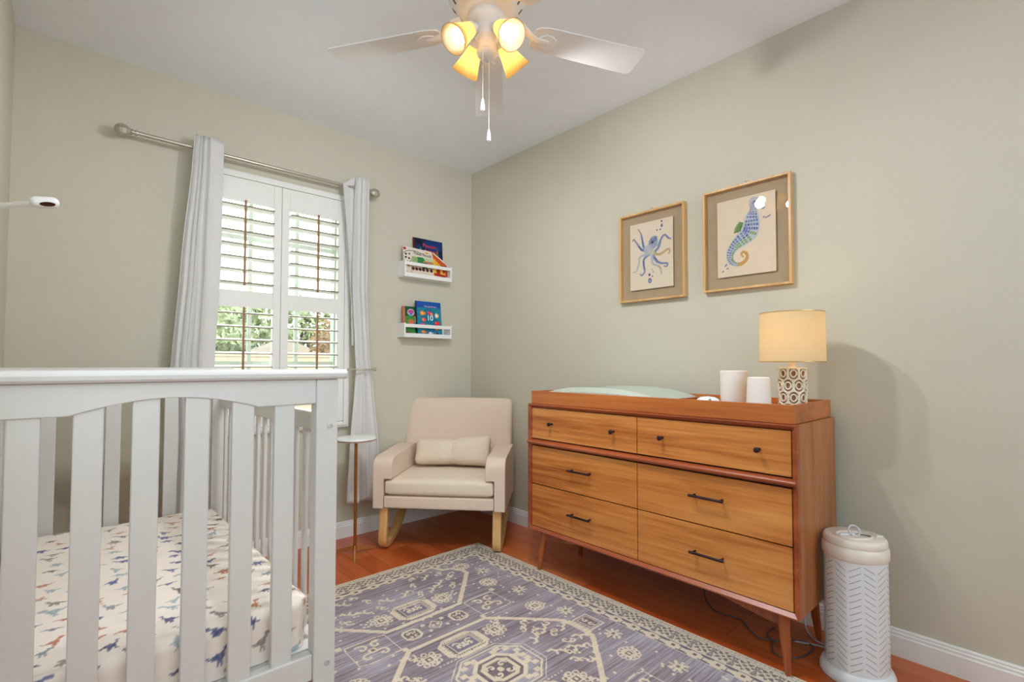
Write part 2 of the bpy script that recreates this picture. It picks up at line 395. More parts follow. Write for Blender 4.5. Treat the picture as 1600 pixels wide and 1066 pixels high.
def shutter(label, x0, x1, o0, o1, rodx):
    z0, z1 = FZ0+.042, FZ1-.042
    t = thing('plantation_shutter', label, 'shutter', ((x0+x1)/2, -.02, z0), 0, 'shutter panels on the window')
    y0, y1 = -.036, -.006
    for a, b in ((x0, o0), (o1, x1)):
        m = MB(); m.box(a, b, y0, y1, z0, z1); obj('stile', m, M_SHUT, t, bevel=.003)
    for a, b in ((2.150, z1), (1.516, 1.614), (z0, .88)):
        m = MB(); m.box(o0, o1, y0+.001, y1-.001, a, b); obj('rail', m, M_SHUT, t, bevel=.002)
    for zs, za, tilt, n in ((1.614, 2.150, -6, 7), (.88, 1.516, 8.5, 8)):
        p = (za-zs)/n
        for i in range(n):
            zc = zs+p*(i+.5)+.004; m = MB(); pr = []; tt = math.radians(tilt)
            for k in range(16):
                q = 2*PI*k/16; yy, zz = .0425*math.cos(q), .0052*math.sin(q)
                pr.append((o0+.002, -.021+yy*math.cos(tt)-zz*math.sin(tt), zc+yy*math.sin(tt)+zz*math.cos(tt)))
            m.prism(pr, (o1-o0-.004, 0, 0)); m.m = [1 if i in (8, 9, 10, 11) else 0 for i in range(len(m.f))]; obj('louver', m, (M_SHUT, M_BACKLIT), t, smooth=60)
        m = MB(); m.box(rodx-.006, rodx+.006, -.082, -.07, zs+p*.5-.012, za-p*.5+.035); obj('tilt_rod', m, M_TILT, t, bevel=.002)
    for z in (2.168, 1.534):
        m = MB(); m.lathe([(.0,-.004),(.009,-.004),(.009,.0),(0,.002)], (rodx, y0-.001, z), 12, Matrix.Rotation(PI/2, 3, 'X')); obj('rod_catch', m, M_SHUT, t, smooth=True)
    return t
shutter('white louvered shutter panel beside the wider left curtain', -1.936, -1.5245, -1.886, -1.571, -1.741)
shutter('white louvered shutter panel beside the tied right curtain', -1.5225, -1.112, -1.476, -1.161, -1.309)

w2 = bpy.data.objects.new('added_fill_window', None); C.objects.link(w2); w2.location = (-W-.07, (LY0+LY1)/2, LZ0); w2['kind'] = 'structure'  # frame and bars dressing the added fill-light opening
m = MB()
for a_, b_, c_, d_ in ((LY0,LY0+.05,LZ0,LZ1),(LY1-.05,LY1,LZ0,LZ1),(LY0+.05,LY1-.05,LZ0,LZ0+.05),(LY0+.05,LY1-.05,LZ1-.05,LZ1)): m.box(-W-.11, -W-.03, a_, b_, c_, d_)
obj('window_frame', m, M_SHUT, w2)
for y_ in (LY0+.93, LY0+1.83):
    m = MB(); m.box(-W-.09, -W-.05, y_-.02, y_+.02, LZ0+.05, LZ1-.05); obj('fill_window_mullion', m, M_SHUT, w2)
# ------------------------------------------------------------------ curtain rod and curtains
RY, RZ, RR = -.092, 2.377, .0105
t = thing('curtain_rod', 'thin brushed metal curtain rod with faceted ball finials above window', 'curtain rod', (-1.6, RY, RZ))
m = MB(); m.tube([(-2.265, RY, RZ), (-.985, RY, RZ)], RR, 16); obj('rod', m, M_ROD, t, smooth=True)
Mx = Matrix.Rotation(PI/2, 3, 'Y')
for sx, xx in ((-1, -2.265), (1, -.985)):
    m = MB(); m.lathe([(0,-.002),(.016,-.002),(.016,.006),(.011,.008),(.011,.016),(.016,.018),(.016,.022),(.012,.026)], (xx, RY, RZ), 20, Mx if sx > 0 else Matrix.Rotation(-PI/2, 3, 'Y')); obj('collar', m, M_ROD, t, smooth=True)
    m = MB(); m.lathe([(.012,.024),(.02,.031),(.030,.046),(.033,.060),(.030,.074),(.020,.088),(.010,.094),(.0,.094)], (xx, RY, RZ), 8, Mx if sx > 0 else Matrix.Rotation(-PI/2, 3, 'Y')); obj('finial', m, M_ROD, t)
for xx in (-1.96, -1.0):
    m = MB(); m.lathe([(0,0),(.022,0),(.022,.005),(.006,.006),(.006,.086),(0,.086)], (xx, -.0005, RZ-.02), 14, Matrix.Rotation(PI/2, 3, 'X')); m.box(xx-.006, xx+.006, RY-.006, RY+.006, RZ-.026, RZ-.0107); obj('wall_bracket', m, M_ROD, t, smooth=True)

def lerp_tab(tab, z):
    for (z0, *a), (z1, *b) in zip(tab, tab[1:]):
        if z <= z0 and z >= z1:
            f = (z0-z)/(z0-z1); f = f*f*(3-2*f)*.4+f*.6; return [p+(q-p)*f for p, q in zip(a, b)]
    return list(tab[-1][1:])
def curtain_mesh(tab, n=180, rows=70, skew=1.0):
    zt, zb = tab[0][0], tab[-1][0]; P = []
    for i in range(rows+1):
        z = zt+(zb-zt)*i/rows; x0, x1, amp, y, fl = lerp_tab(tab, z); row = []
        for j in range(n+1):
            u = j/n; w = (1-(1-u)**skew)+.03*math.sin(2*PI*u*1.3+1.1*z)
            ph = 2*PI*fl*w+.35*math.sin(2.2*z+4*u)
            yy = y+amp*(math.sin(ph)*.8+.2*math.sin(2.3*ph+z*1.7)); xx = x0+(x1-x0)*u+.35*amp*math.sin(2*ph)*.5
            row.append((xx, min(yy, -.012 if z < .7 or z > 2.33 else -.045), z))
        P.append(row)
    m = MB(); m.grid(P); return m
# left curtain: gathered, sweeping outward below the rod
t = thing('curtain', 'white curtain panel hanging left of the shutters behind the crib', 'curtain', (-2.0, RY, .25), 0, 'white curtains at the window')
m = curtain_mesh([(2.445,-2.014,-1.872,.011,RY-.029,3.2),(2.30,-2.022,-1.872,.013,RY-.028,3.2),(1.75,-2.065,-1.872,.016,-.115,3.2),(1.14,-2.102,-1.895,.018,-.115,3.2),(.75,-2.082,-1.925,.018,-.115,3.2),(.25,-2.10,-1.91,.02,-.11,3.2)], skew=2.2)
obj('cloth_panel', m, M_CURT, t, smooth=80, solid=.002)
# right curtain: pinched by a hold-back, flaring to the hem
t = thing('curtain', 'white curtain tied back at right of the shutters behind the side table', 'curtain', (-1.0, RY, .24), 0, 'white curtains at the window')
m = curtain_mesh([(2.455,-1.078,-.977,.012,RY-.030,2.3),(2.28,-1.088,-.978,.013,RY-.028,2.3),(1.7,-1.094,-.98,.017,-.115,2.3),(1.25,-1.066,-.958,.014,-.11,2.3),(1.14,-1.056,-.945,.011,-.108,2.3),(1.02,-1.066,-.925,.014,-.11,2.3),(.62,-1.095,-.880,.018,-.112,2.3),(.245,-1.112,-.852,.02,-.11,2.3)])
obj('cloth_panel', m, M_CURT, t, smooth=80, solid=.002)
# the leading edge folded back along the rod, with its eyelet
P = []
for i in range(41):
    z = 2.452-(2.452-1.30)*i/40; k = i/40; row = []
    for j in range(15):
        u = j/14; row.append((-1.078-.085*(1-k)**1.2*(1-u)-.004*math.sin(9*u+3*z), -.104+.012*math.sin(3*u)-.012*(1-u)+.01*k, z-.065*(1-u)*(1-k)))
    P.append(row)
m = MB(); m.grid(P); obj('leading_edge', m, M_CURT, t, smooth=80, solid=.002)
for xx in (-1.083, -1.03):
    m = MB(); R_ = Matrix.Rotation(PI/2, 3, 'Y') @ Matrix.Rotation(.35, 3, 'X')
    ring = [((.0165+.004*math.cos(q), .004*math.sin(q))) for q in [2*PI*k/10 for k in range(11)]]
    m.lathe_open(ring, (xx, RY, RZ), 20, R_); obj('eyelet', m, M_STEEL, t, smooth=True)
t = thing('curtain_holdback', 'slim metal curtain holdback with ball end on the right curtain', 'holdback', (-1.0, -.02, 1.142))
m = MB(); m.tube([(-1.085,-.0005,1.142),(-1.085,-.12,1.142),(-1.079,-.142,1.142),(-1.066,-.15,1.142),(-.95,-.15,1.142)], .006, 12); obj('arm', m, M_ROD, t, smooth=True)
m = MB(); m.lathe([(0,-.013),(.006,-.012),(.011,-.007),(.0135,0),(.011,.007),(.006,.012),(0,.013)], (-.943,-.15,1.142), 16, Mx); obj('ball_end', m, M_ROD, t, smooth=True)

# ------------------------------------------------------------------ wall shelves and books
def wall_shelf(label, z0, z1):
    t = thing('wall_shelf', label, 'shelf', (-.477, 0, z0), 0, 'picture-ledge shelves on the window wall')
    x0, x1, d = -.687, -.268, -.1
    m = MB(); m.box(x0+.012, x1-.012, -.012, -.0005, z0+.012, z1); obj('back_board', m, M_TRIM, t, bevel=.0015)
    m = MB(); m.box(x0, x1, d, -.0005, z0, z0+.012); obj('shelf_board', m, M_TRIM, t, bevel=.0015)
    for a, b in ((x0, x0+.012), (x1-.012, x1)):
        m = MB(); m.box(a, b, d, -.0005, z0+.012, z1); obj('side', m, M_TRIM, t, bevel=.0015)
    m = MB(); m.box(x0+.012, x1-.012, d, d+.012, z0+.012, z0+.03); obj('front_lip', m, M_TRIM, t, bevel=.0015)
    m = MB(); m.box(x0+.012, x1-.012, d, d+.012, z1-.031, z1-.006); obj('front_rail', m, M_TRIM, t, bevel=.0015)
wall_shelf('white wall ledge holding the night-forest and truck picture books', 1.822, 1.940)
wall_shelf('white wall ledge holding the green and the turquoise picture books', 1.376, 1.480)

def book(name, label, cv, x0, zb, w, h, yb, yt, th, mask=None, spine=(120,40,36), group='picture books on the wall shelves', outline=None):
    """cover canvas stands on z=zb leaning from yb (bottom) to yt (top) towards the wall"""
    t = thing(name, label, 'book', (x0+w/2, yb, zb), 0, group); k = (yt-yb)/h; nz = math.sqrt(1-k*k)
    at = lambda X, Y: (x0+X, yb+k*Y, zb+Y*nz)
    off = V((0, nz, -k))
    if outline is None: outline = [(0,0),(w,0),(w,h),(0,h)]
    m = MB(); ins = lambda p: (max(.002, min(w-.002, p[0])), max(.0, min(h-.003, p[1])))
    pts = [V((x0+p[0], yb+k*p[1], zb+p[1]*nz))+off*.0015 for p in map(ins, outline)]
    m.prism(pts, off*(th-.003)); obj('page_block', m, M_PAGES, t)
    canvas_obj('cover', cv, at, M_COVER, t, mask=mask)
    m = MB(); m.prism([V((x0+p[0], yb+k*p[1], zb+p[1]*nz))+off*(th-.0015) for p in outline], off*.0015); obj('back_cover', m, plain('cover_edge', spine, .5), t)
    m = MB(); hL = max(p[1] for p in outline if p[0] < .01)
    m.prism([V((x0, yb, zb)), V((x0, yb+k*hL, zb+hL*nz)), V((x0, yb+k*hL, zb+hL*nz))+off*th, V((x0, yb, zb))+off*th], (-.0015,0,0)); obj('spine', m, plain('book_spine', spine, .5), t)
    return t, at, k, nz
# night forest book (behind, upper shelf)
w, h = .262, .312; cv = Cv(w, h, .0016, (10,28,72))
cv.put(cv.rect(0,w,h*.86,h), (14,18,40), .8); cv.put(cv.ell(.18,.27,.10,.045), (22,62,140), .6); cv.put(cv.ell(.05,.16,.05,.1), (40,70,110), .35)
for k in range(16): cv.put(cv.stroke([(rng.uniform(0,w), rng.uniform(.1,h))]*2, .0012), (170,190,210))
for cx, b, hh, c in ((.06,.13,.115,(34,150,120)),(.215,.06,.20,(46,110,60)),(.245,.02,.16,(30,120,100)),(.165,.06,.14,(40,120,70)),(.11,.02,.12,(30,96,76)),(.03,.02,.1,(24,80,70))):
    for q in range(4):
        y = b+hh*q*.22; ww = .034*(1-q*.2); cv.put(cv.poly([(cx-ww,y),(cx+ww,y),(cx,y+hh*.36)]), c)
cv.put(cv.rect(0,w,0,.035), (210,220,226)); cv.put(cv.rect(.0,.012,0,h), (96,16,18), .9); cv.put(cv.rect(w-.006,w,0,h), (8,12,24), .9)
cv.put(cv.stroke([(.11,.193),(.205,.186)], .0035), (150,140,110), .8)
bk = book('picture_book', 'tall dark blue night-forest picture book behind the truck book, upper shelf', cv, -.566, 1.8342, w, h, -.038, -.0145, .011, spine=(96,16,18))
t, at, k, nz = bk
red = plain('red_lettering', (196,58,52), .5)
yb = lambda Y: (-.038+k*Y-.0012)
text('title_text', 'Possum', .040, (-.566+.143, yb(.247), 1.8342+.247*nz), (1,0,-.02), (0,k,nz), red, t); text('title_text', 'Around', .040, (-.566+.153, yb(.208), 1.8342+.208*nz), (1,0,-.02), (0,k,nz), red, t)
# truck book (front, upper shelf) with a house-shaped right end
w, h = .385, .222; cv = Cv(w, h, .0016, (226,216,202)); ol = [(0,0),(w,0),(w-.004,.115),(w-.035,.155),(w-.125,.213),(w-.16,.213),(.2,.216),(0,h)]
cv.put(cv.rect(.065,.25,.09,.155), (190,206,160)); cv.put(cv.rect(.065,.25,.065,.1), (222,190,160)); cv.put(cv.rect(.0,w,0,.042), (226,208,186))
for k2 in range(9): cv.put(cv.stroke([(.072+.005*k2,.10),(.074+.005*k2,.152)], .0016), (120,156,90))
cv.put(cv.poly([(.115,.095),(.175,.095),(.19,.125),(.168,.156),(.118,.156)]), (52,128,72)); cv.put(cv.rect(.165,.255,.112,.130), (198,130,90)); cv.put(cv.rect(.155,.20,.07,.118), (30,92,56)); cv.put(cv.rect(.20,.255,.07,.112), (156,170,110))
for x in (.115,.17,.208,.238): cv.put(cv.ell(x,.098,.010,.008), (44,24,20))
for x in (.075,.105,.135,.165,.2,.235): cv.put(cv.ell(x,.060,.014,.013), (80,30,28))
cv.put(cv.rect(.255,w,.028,.2), (232,178,58)); cv.put(cv.poly([(.245,.222),(.262,.222),(w,.118),(w,.06),(.33,.11),(.262,.165)]), (206,84,40)); cv.put(cv.rect(.262,.275,.03,.16), (234,190,70)); cv.put(cv.stroke([(.262,.207),(w-.02,.14)], .004), (238,232,220))
cv.put(cv.rect(.325,.35,.085,.115), (60,84,70)); cv.put(cv.rect(.29,.305,.04,.09), (120,30,40)); cv.put(cv.ell(.30,.065,.018,.024), (150,46,40)); cv.put(cv.ell(.352,.075,.012,.022), (170,40,40)); cv.put(cv.rect(.365,w,.03,.12), (180,60,36))
cv.put(cv.rect(.255,w,.0,.03), (214,190,160)); cv.put(cv.poly([(.26,.028),(.365,.022),(.365,.04),(.26,.05)]), (176,28,36))
cv.put(cv.stroke(spline([(0,.17),(.03,.19),(.09,.198),(.15,.188),(.19,.172)]), .0022), (70,56,62)); cv.put(cv.ell(.012,.207,.013,.010), (190,30,40))
for x, y, c in ((.02,.165,(60,30,50)),(.018,.14,(70,40,50)),(.05,.17,(150,90,86)),(.045,.135,(110,40,40)),(.03,.105,(60,120,40)),(.05,.108,(70,130,60)),(.04,.075,(190,130,100))): cv.put(cv.ell(x,y,.009,.008), c)
cv.put(cv.stroke([(.062,.0),(.062,.13)], .003), (170,156,160)); cv.put(cv.ell(.205,.197,.016,.007), (226,160,60))
t, at, k, nz = book('picture_book', 'cream die-cut picture book showing a green truck and orange house', cv, -.672, 1.8342, w, h, -.074, -.046, .012, mask=cv.poly(ol), spine=(200,190,176), outline=ol)
text('title_text', 'Think Truck!', .031, (-.672+.165, -.074+k*.168-.0012, 1.8342+.168*nz), (1,0,-.05), (0,k,nz), plain('grey_lettering', (84,76,86), .5), t)
# lower shelf: green cartoon book (left) and turquoise fish book
w, h = .135, .222; cv = Cv(w, h, .0016, (44,130,58)); cv.put(cv.rect(0,w,.15,h), (20,84,52)); cv.put(cv.rect(.022,w,.02,.15), (70,150,66), .7); cv.put(cv.rect(0,.018,0,h), (196,110,84)); cv.put(cv.ell(.068,.178,.030,.026), (206,196,214)); cv.put(cv.ell(.068,.182,.024,.016), (196,70,140)); cv.put(cv.ell(.068,.165,.014,.010), (80,130,190))
cv.put(cv.ell(.068,.105,.026,.020), (214,110,70)); cv.put(cv.poly([(.052,.10),(.085,.10),(.075,.07),(.06,.07)]), (216,120,120)); cv.put(cv.rect(.1,.122,.10,.15), (224,150,130)); cv.put(cv.rect(.1,.125,.075,.105), (40,140,200)); cv.put(cv.rect(.1,.123,.03,.075), (16,22,40)); cv.put(cv.poly([(.092,.15),(.13,.15),(.12,.168),(.1,.168)]), (160,20,30)); cv.put(cv.rect(.02,.06,.0,.03), (130,20,50))
book('picture_book', 'small green picture book at left end of the lower shelf', cv, -.668, 1.3882, w, h, -.060, -.040, .009, spine=(196,110,84))
w, h = .222, .27; cv = Cv(w, h, .0016, (24,128,150)); cv.put(cv.rect(0,w,.222,h), (16,82,166)); cv.put(cv.rect(0,.006,0,h), (8,30,70)); cv.put(cv.ell(.11,.12,.07,.10), (10,92,140), .55)
for k2 in range(60): cv.put(cv.ell(rng.uniform(0,w), rng.uniform(0,.21), .006, .004), (70,180,190), .35)
fish = [(.052,.178,.020,.017,(232,150,60)),(.112,.182,.016,.017,(190,30,90)),(.132,.176,.011,.011,(230,120,60)),(.178,.165,.015,.019,(226,196,160)),(.060,.128,.016,.015,(232,90,60)),(.178,.105,.020,.016,(226,30,50)),(.05,.082,.018,.021,(226,70,100)),(.172,.062,.020,.012,(224,140,50)),(.055,.034,.020,.012,(226,120,40)),(.172,.028,.012,.009,(50,16,60)),(.115,.026,.018,.011,(200,190,200))]
for x, y, rx, ry, c in fish:
    cv.put(cv.ell(x,y,rx,ry), c); cv.put(cv.poly([(x+rx*.7,y),(x+rx*1.4,y+ry*.7),(x+rx*1.4,y-ry*.7)]), c); cv.put(cv.ell(x-rx*.45,y+ry*.2,.0025,.0025), (250,250,250)); cv.put(cv.ell(x+rx*.1,y,rx*.4,ry*.6), tuple(min(255,int(q*1.15)+10) for q in c))
t, at, k, nz = book('picture_book', 'turquoise picture book of colourful fish around a white number ten', cv, -.563, 1.3882, w, h, -.080, -.050, .010, spine=(8,30,70))
wl = plain('white_lettering', (220,232,232), .5)
for s_, sz, xx, yy, mt in (('10', .058, .118, .125, wl), ('fish', .036, .112, .068, wl), ('Wonderful Sea', .018, .125, .226, plain('pink_lettering', (206,170,190), .5))):
    text('title_text', s_, sz, (-.563+xx, -.080+k*yy-.0012, 1.3882+yy*nz), (1,0,0), (0,k,nz), mt, t)

# ------------------------------------------------------------------ framed pictures on the right wall
def picture(label, y0, y1, z0, z1, py0, py1, pz0, pz1, cv):
    """y0 = left edge seen from the room (larger y)"""
    t = thing('framed_print', label, 'picture', (0, (y0+y1)/2, z0), 0, 'oak framed sea-animal prints'); fw = .0115
    m = MB(); xa, xb = -.0345, -.0012
    for a, b, c, d in ((y0-fw,y0,z0,z1),(y1,y1+fw,z0,z1),(y1+fw,y0-fw,z0,z0+fw),(y1+fw,y0-fw,z1-fw,z1)): m.box(xa, xb, a, b, c, d)
    obj('frame', m, M_OAK, t, bevel=.0012)
    m = MB(); m.box(-.0065, -.0015, y1+fw-.001, y0-fw+.001, z0+fw-.001, z1-fw+.001); obj('backing_board', m, M_BACKBD, t)
    m = MB(); m.box(-.0290, -.0272, y1+fw-.002, y0-fw+.002, z0+fw-.002, z1-fw+.002); obj('glass_pane', m, M_PICGLASS, t)
    canvas_obj('art_print', cv, lambda X, Y: (0*X-.019, py0-X, pz0+Y), M_PAINT, t, thick=.002, back=(1,0,0), side=(226,216,204))
    m = MB(); yc = (y0+y1)/2+.002; m.tube([(-.0005,yc,z1+.012),(-.012,yc,z1+.016)], .0022, 8); m.lathe([(0,0),(.004,0),(.004,.002),(0,.003)], (-.012,yc,z1+.016), 10, Matrix.Rotation(-PI/2,3,'Y')); obj('hanging_nail', m, M_STEEL, t, smooth=True)
# octopus watercolour
w, h = .281, .392; cv = Cv(w, h, .0018, (238,228,216)); U = lambda x, y: ((x-152)/(572-152)*w, (1-(y-280+(x-152)*.235-((x-152)/420)*0)/(632-0.0))*h)
def oct_uv(x, y):
    f = (x-152)/(576-152); top = 280-(280-180)*f; bot = 912-(912-858)*f; return (f*w, (bot-y)/(bot-top)*h)
def ostroke(pts, w0, w1, c, a=.9): cv.put(cv.stroke(spline([oct_uv(*p) for p in pts]), (w0, w1)), c, a)
B1, B2, TN, LB = (98,132,196), (58,92,178), (196,164,124), (176,192,214)
for pts, c in (([(330,560),(295,490),(275,400),(262,350),(235,312)], B1),([(320,520),(275,512),(245,480),(215,440),(190,412),(178,430)], B1),([(400,530),(440,480),(465,400),(500,362),(530,395),(556,400)], B1),([(400,545),(450,552),(500,520),(535,500),(545,530),(530,545)], TN),([(390,570),(420,620),(470,640),(520,640),(515,670),(490,665)], B1),([(375,570),(380,640),(430,665),(458,690),(462,745)], LB),([(350,550),(295,600),(290,660),(300,720),(270,760),(255,745)], B1),([(330,555),(255,580),(240,650),(215,720),(178,732)], LB)):
    ostroke(pts, .0085, .0035, c, .85)
for pts, c in (([(285,480),(270,390)], B2),([(240,480),(270,512),(298,512)], (40,84,176)),([(262,350),(240,315)], TN),([(220,440),(200,415)], TN),([(290,620),(296,700)], B2),([(405,590),(440,628)], B2),([(440,665),(460,700)], TN),([(430,470),(460,400)], (120,150,206)),([(505,362),(540,392)], (120,140,190))): ostroke(pts, .0042, .0028, c, .8)
x, y = oct_uv(385, 440); cv.put(cv.ell(x,y,.030,.040,-.35), (150,170,208), .9); cv.put(cv.ell(x-.012,y+.012,.010,.020,-.3), (104,122,172), .6); cv.put(cv.ell(x+.014,y+.02,.012,.018,-.5), (96,130,196), .8)
x, y = oct_uv(335, 510); cv.put(cv.ell(x,y,.030,.030,.4), (186,198,216), .85); x, y = oct_uv(372, 535); cv.put(cv.ell(x,y,.02,.018), (200,208,196), .8)
x, y = oct_uv(380, 435); cv.put(cv.ell(x,y,.008,.009), (92,84,96)); cv.put(cv.ell(x-.002,y-.002,.004,.005), (30,26,40))
for px_, py_, r in ((470,230,.006),(472,270,.0085),(424,315,.0045),(457,310,.0045),(347,752,.0075),(383,722,.004),(377,765,.004),(372,700,.003),(352,810,.013)):
    x, y = oct_uv(px_, py_); cv.put(cv.ell(x,y,r*.9,r*1.1), (56,66,150))
x, y = oct_uv(352, 812); cv.put(cv.ell(x,y,.0065,.009), (170,190,226)); x, y = oct_uv(474, 268); cv.put(cv.ell(x,y,.004,.005), (170,184,220))
picture('smaller oak frame holding a blue octopus watercolour', -1.5125, -1.9385, 1.547, 2.073, -1.583, -1.864, 1.616, 2.008, cv)
# seahorse watercolour
w, h = .285, .393; cv = Cv(w, h, .0018, (238,226,212))
def sea_uv(x, y):
    f = (x-160)/(635-160); top = 300-(300-185)*f; bot = 903-(903-842)*f; return (f*w, (bot-y)/(bot-top)*h)
spine = spline([sea_uv(*p) for p in ((455,300),(460,360),(450,420),(445,480),(425,540),(365,590),(310,640),(272,700),(270,755),(300,785),(345,790),(385,770),(410,735),(402,700),(375,690),(362,712),(378,730))], 10)
wid = [.012,.020,.034,.040,.041,.035,.026,.021,.017,.013,.010,.009,.008,.007,.006,.005,.004]
n = len(spine)-1
for i in range(n+1):
    f = i/n*(len(wid)-1); a = int(f); ww = wid[a]+(wid[min(a+1,len(wid)-1)]-wid[a])*(f-a)
    p = spine[i]; q = spine[min(i+1,n)]; o = spine[max(i-1,0)]; d = np.array(q)-np.array(o); d /= np.hypot(*d)+1e-9; nn = (-d[1], d[0])
    tail = i/n > .62
    cv.put(cv.ell(p[0],p[1],ww*1.05,ww*1.05), (222,178,118) if tail else ((196,206,226) if i/n < .5 else (200,212,222)), 1 if tail else .55)
pos = 0; last = None
for i in range(2, n):
    f = i/n*(len(wid)-1); a = int(f); ww = wid[a]+(wid[min(a+1,len(wid)-1)]-wid[a])*(f-a)
    p = np.array(spine[i])
    if last is not None and np.hypot(*(p-last)) < max(.006, ww*.42): continue
    last = p; d = np.array(spine[min(i+1,n)])-np.array(spine[i-1]); d /= np.hypot(*d)+1e-9; nn = np.array((-d[1], d[0])); cells = max(2, int(round(ww*2/.0145)))
    for c_ in range(cells):
        o = (c_+.5)/cells*2-1; q = p+nn*ww*o*.9; ang = math.atan2(d[1], d[0]); r1 = ww/cells*.66; r2 = max(.0022, ww*.16)
        side = o > .15 and .22 < i/n < .62
        colr = (112,168,70) if side else random.choice([(66,98,190),(80,118,200),(46,74,168),(104,138,206)])
        if i/n > .62: colr = random.choice([(196,136,56),(206,150,70),(180,150,70)])
        if .42 < i/n < .62 and o > .3: colr = (96,140,60)
        m1 = (abs((cv.X-q[0])*d[0]+(cv.Y-q[1])*d[1]) < r2) & (abs((cv.X-q[0])*nn[0]+(cv.Y-q[1])*nn[1]) < r1); cv.put(m1, colr, .92)
hx, hy = sea_uv(470, 290); cv.put(cv.ell(hx,hy,.028,.028), (150,170,214), .7); cv.put(cv.stroke([(hx,hy),sea_uv(540,330)], .009), (120,148,206), .8); cv.put(cv.ell(hx+.006,hy+.004,.005,.005), (40,40,80))
cv.put(cv.poly([sea_uv(*p) for p in ((382,452),(352,450),(322,474),(306,506),(303,540),(322,538),(345,534),(362,512),(376,484))]), (138,178,104), .8)
for i in range(8):
    a0 = sea_uv(378-3*i, 456+9*i); a1 = sea_uv(346-6*i, 452+12*i); cv.put(cv.stroke([a0,a1], .0022), random.choice([(62,124,56),(66,120,60),(48,100,60)]), .9)
for px_, py_ in ((228,803),(245,825),(205,850),(235,795),(545,408),(562,412),(578,404),(590,396)):
    x, y = sea_uv(px_, py_); cv.put(cv.ell(x,y,.006,.004,.6), (106,116,176), .8)
picture('larger oak frame holding a blue and green seahorse watercolour', -2.0445, -2.4745, 1.554, 2.083, -2.1175, -2.4025, 1.6245, 2.0175, cv)

# ------------------------------------------------------------------ dresser
DX, DB, DY0, DY1, DZ0, DZ1 = -.525, -.0615, -1.221, -2.643, .2348, .9505
t = thing('dresser', 'warm wood six-drawer dresser on tapered legs against the right wall', 'dresser', ((DX+DB)/2, (DY0+DY1)/2, 0))
tk = .02
m = MB(); m.box(DX+.03, DB, DY1, DY1+tk, DZ0, DZ1); obj('side_panel', m, M_SIDEWD, t)
m = MB(); m.box(DX+.03, DB, DY0-tk, DY0, DZ0, DZ1); obj('side_panel', m, M_SIDEWD, t)
m = MB(); m.box(DX+.03, DB, DY1+tk, DY0-tk, DZ1-tk, DZ1); obj('top_panel', m, M_FRAMEWD, t)
m = MB(); m.box(DX+.03, DB, DY1+tk, DY0-tk, DZ0, DZ0+tk); obj('bottom_panel', m, M_FRAMEWD, t)
m = MB(); m.box(DB-.012, DB-.002, DY1+tk, DY0-tk, DZ0+tk, DZ1-tk); obj('back_panel', m, M_DARKIN, t)
m = MB()   # mitred, bevelled front frame as one ring
def ring(o, x): return [V((x,DY0-o,DZ0+o)), V((x,DY1+o,DZ0+o)), V((x,DY1+o,DZ1-o)), V((x,DY0-o,DZ1-o))]
loops = [ring(0, DX+.03), ring(0, DX+.004), ring(.003, DX), ring(.007, DX), ring(.020, DX+.014), ring(.020, DX+.03)]
vs = [p for L in loops for p in L]; fs = []
for a in range(len(loops)):
    b = (a+1) % len(loops)
    for i in range(4): fs.append((a*4+i, b*4+i, b*4+(i+1) % 4, a*4+(i+1) % 4))
m.add(vs, [f[::-1] for f in fs]); obj('front_frame', m, M_FRAMEWD, t)
m = MB(); pr = [(DX+.02,0,.7165)]+[(DX+.008-.018*math.sin(PI*k/10), 0, .7325-.0128*math.cos(PI*k/10)) for k in range(11)]+[(DX+.02,0,.7485)]
m.prism([V((x, DY0-.004, z)) for x, _, z in pr], (0, DY1-DY0+.008, 0)); obj('bead_rail', m, M_FRAMEWD, t, smooth=50)
m = MB(); m.box(DX+.034, DX+.05, DY1+tk, DY0-tk, DZ0+tk, DZ1-tk); obj('inner_reveal', m, M_DARKIN, t)
def drawer(label, y0, y1, z0, z1, kind, ks):
    xf = DX+.013
    m = MB(); m.box(xf, xf+.02, y1+.0015, y0-.0015, z0+.0015, z1-.0015); d = obj('drawer', m, M_WALNUT, t, bevel=.001)
    if kind == 'knob':
        for y in ks:
            m = MB(); m.lathe([(0,0),(.0065,0),(.0055,.004),(.0045,.014),(.0085,.019),(.0115,.025),(.0105,.031),(.006,.034),(0,.0345)], (xf, y, .8445), 18, Matrix.Rotation(-PI/2, 3, 'Y')); obj('knob', m, M_BRONZE, d, smooth=True)
    else:
        y0_, y1_, z = ks; m = MB(); m.tube([(xf-.03, y0_, z), (xf-.03, y1_, z)], .0058, 12)
        for y in (y0_-.014, y1_+.014): m.tube([(xf, y, z), (xf-.029, y, z)], .0048, 10)
        obj('bar_pull', m, M_BRONZE, d, smooth=True)
YM = -1.949; yl, yr = DY0-.0215, DY1+.0215
drawer('', yl, YM+.0005, .7535, .9285, 'knob', (-1.40,-1.815)); drawer('', YM-.0005, yr, .7535, .9285, 'knob', (-2.083,-2.505))
drawer('', yl, YM+.0005, .496, .7120, 'bar', (-1.535,-1.682,.614)); drawer('', YM-.0005, yr, .496, .7120, 'bar', (-2.222,-2.370,.618))
drawer('', yl, YM+.0005, .2565, .4935, 'bar', (-1.535,-1.682,.381)); drawer('', YM-.0005, yr, .2565, .4935, 'bar', (-2.222,-2.370,.379))
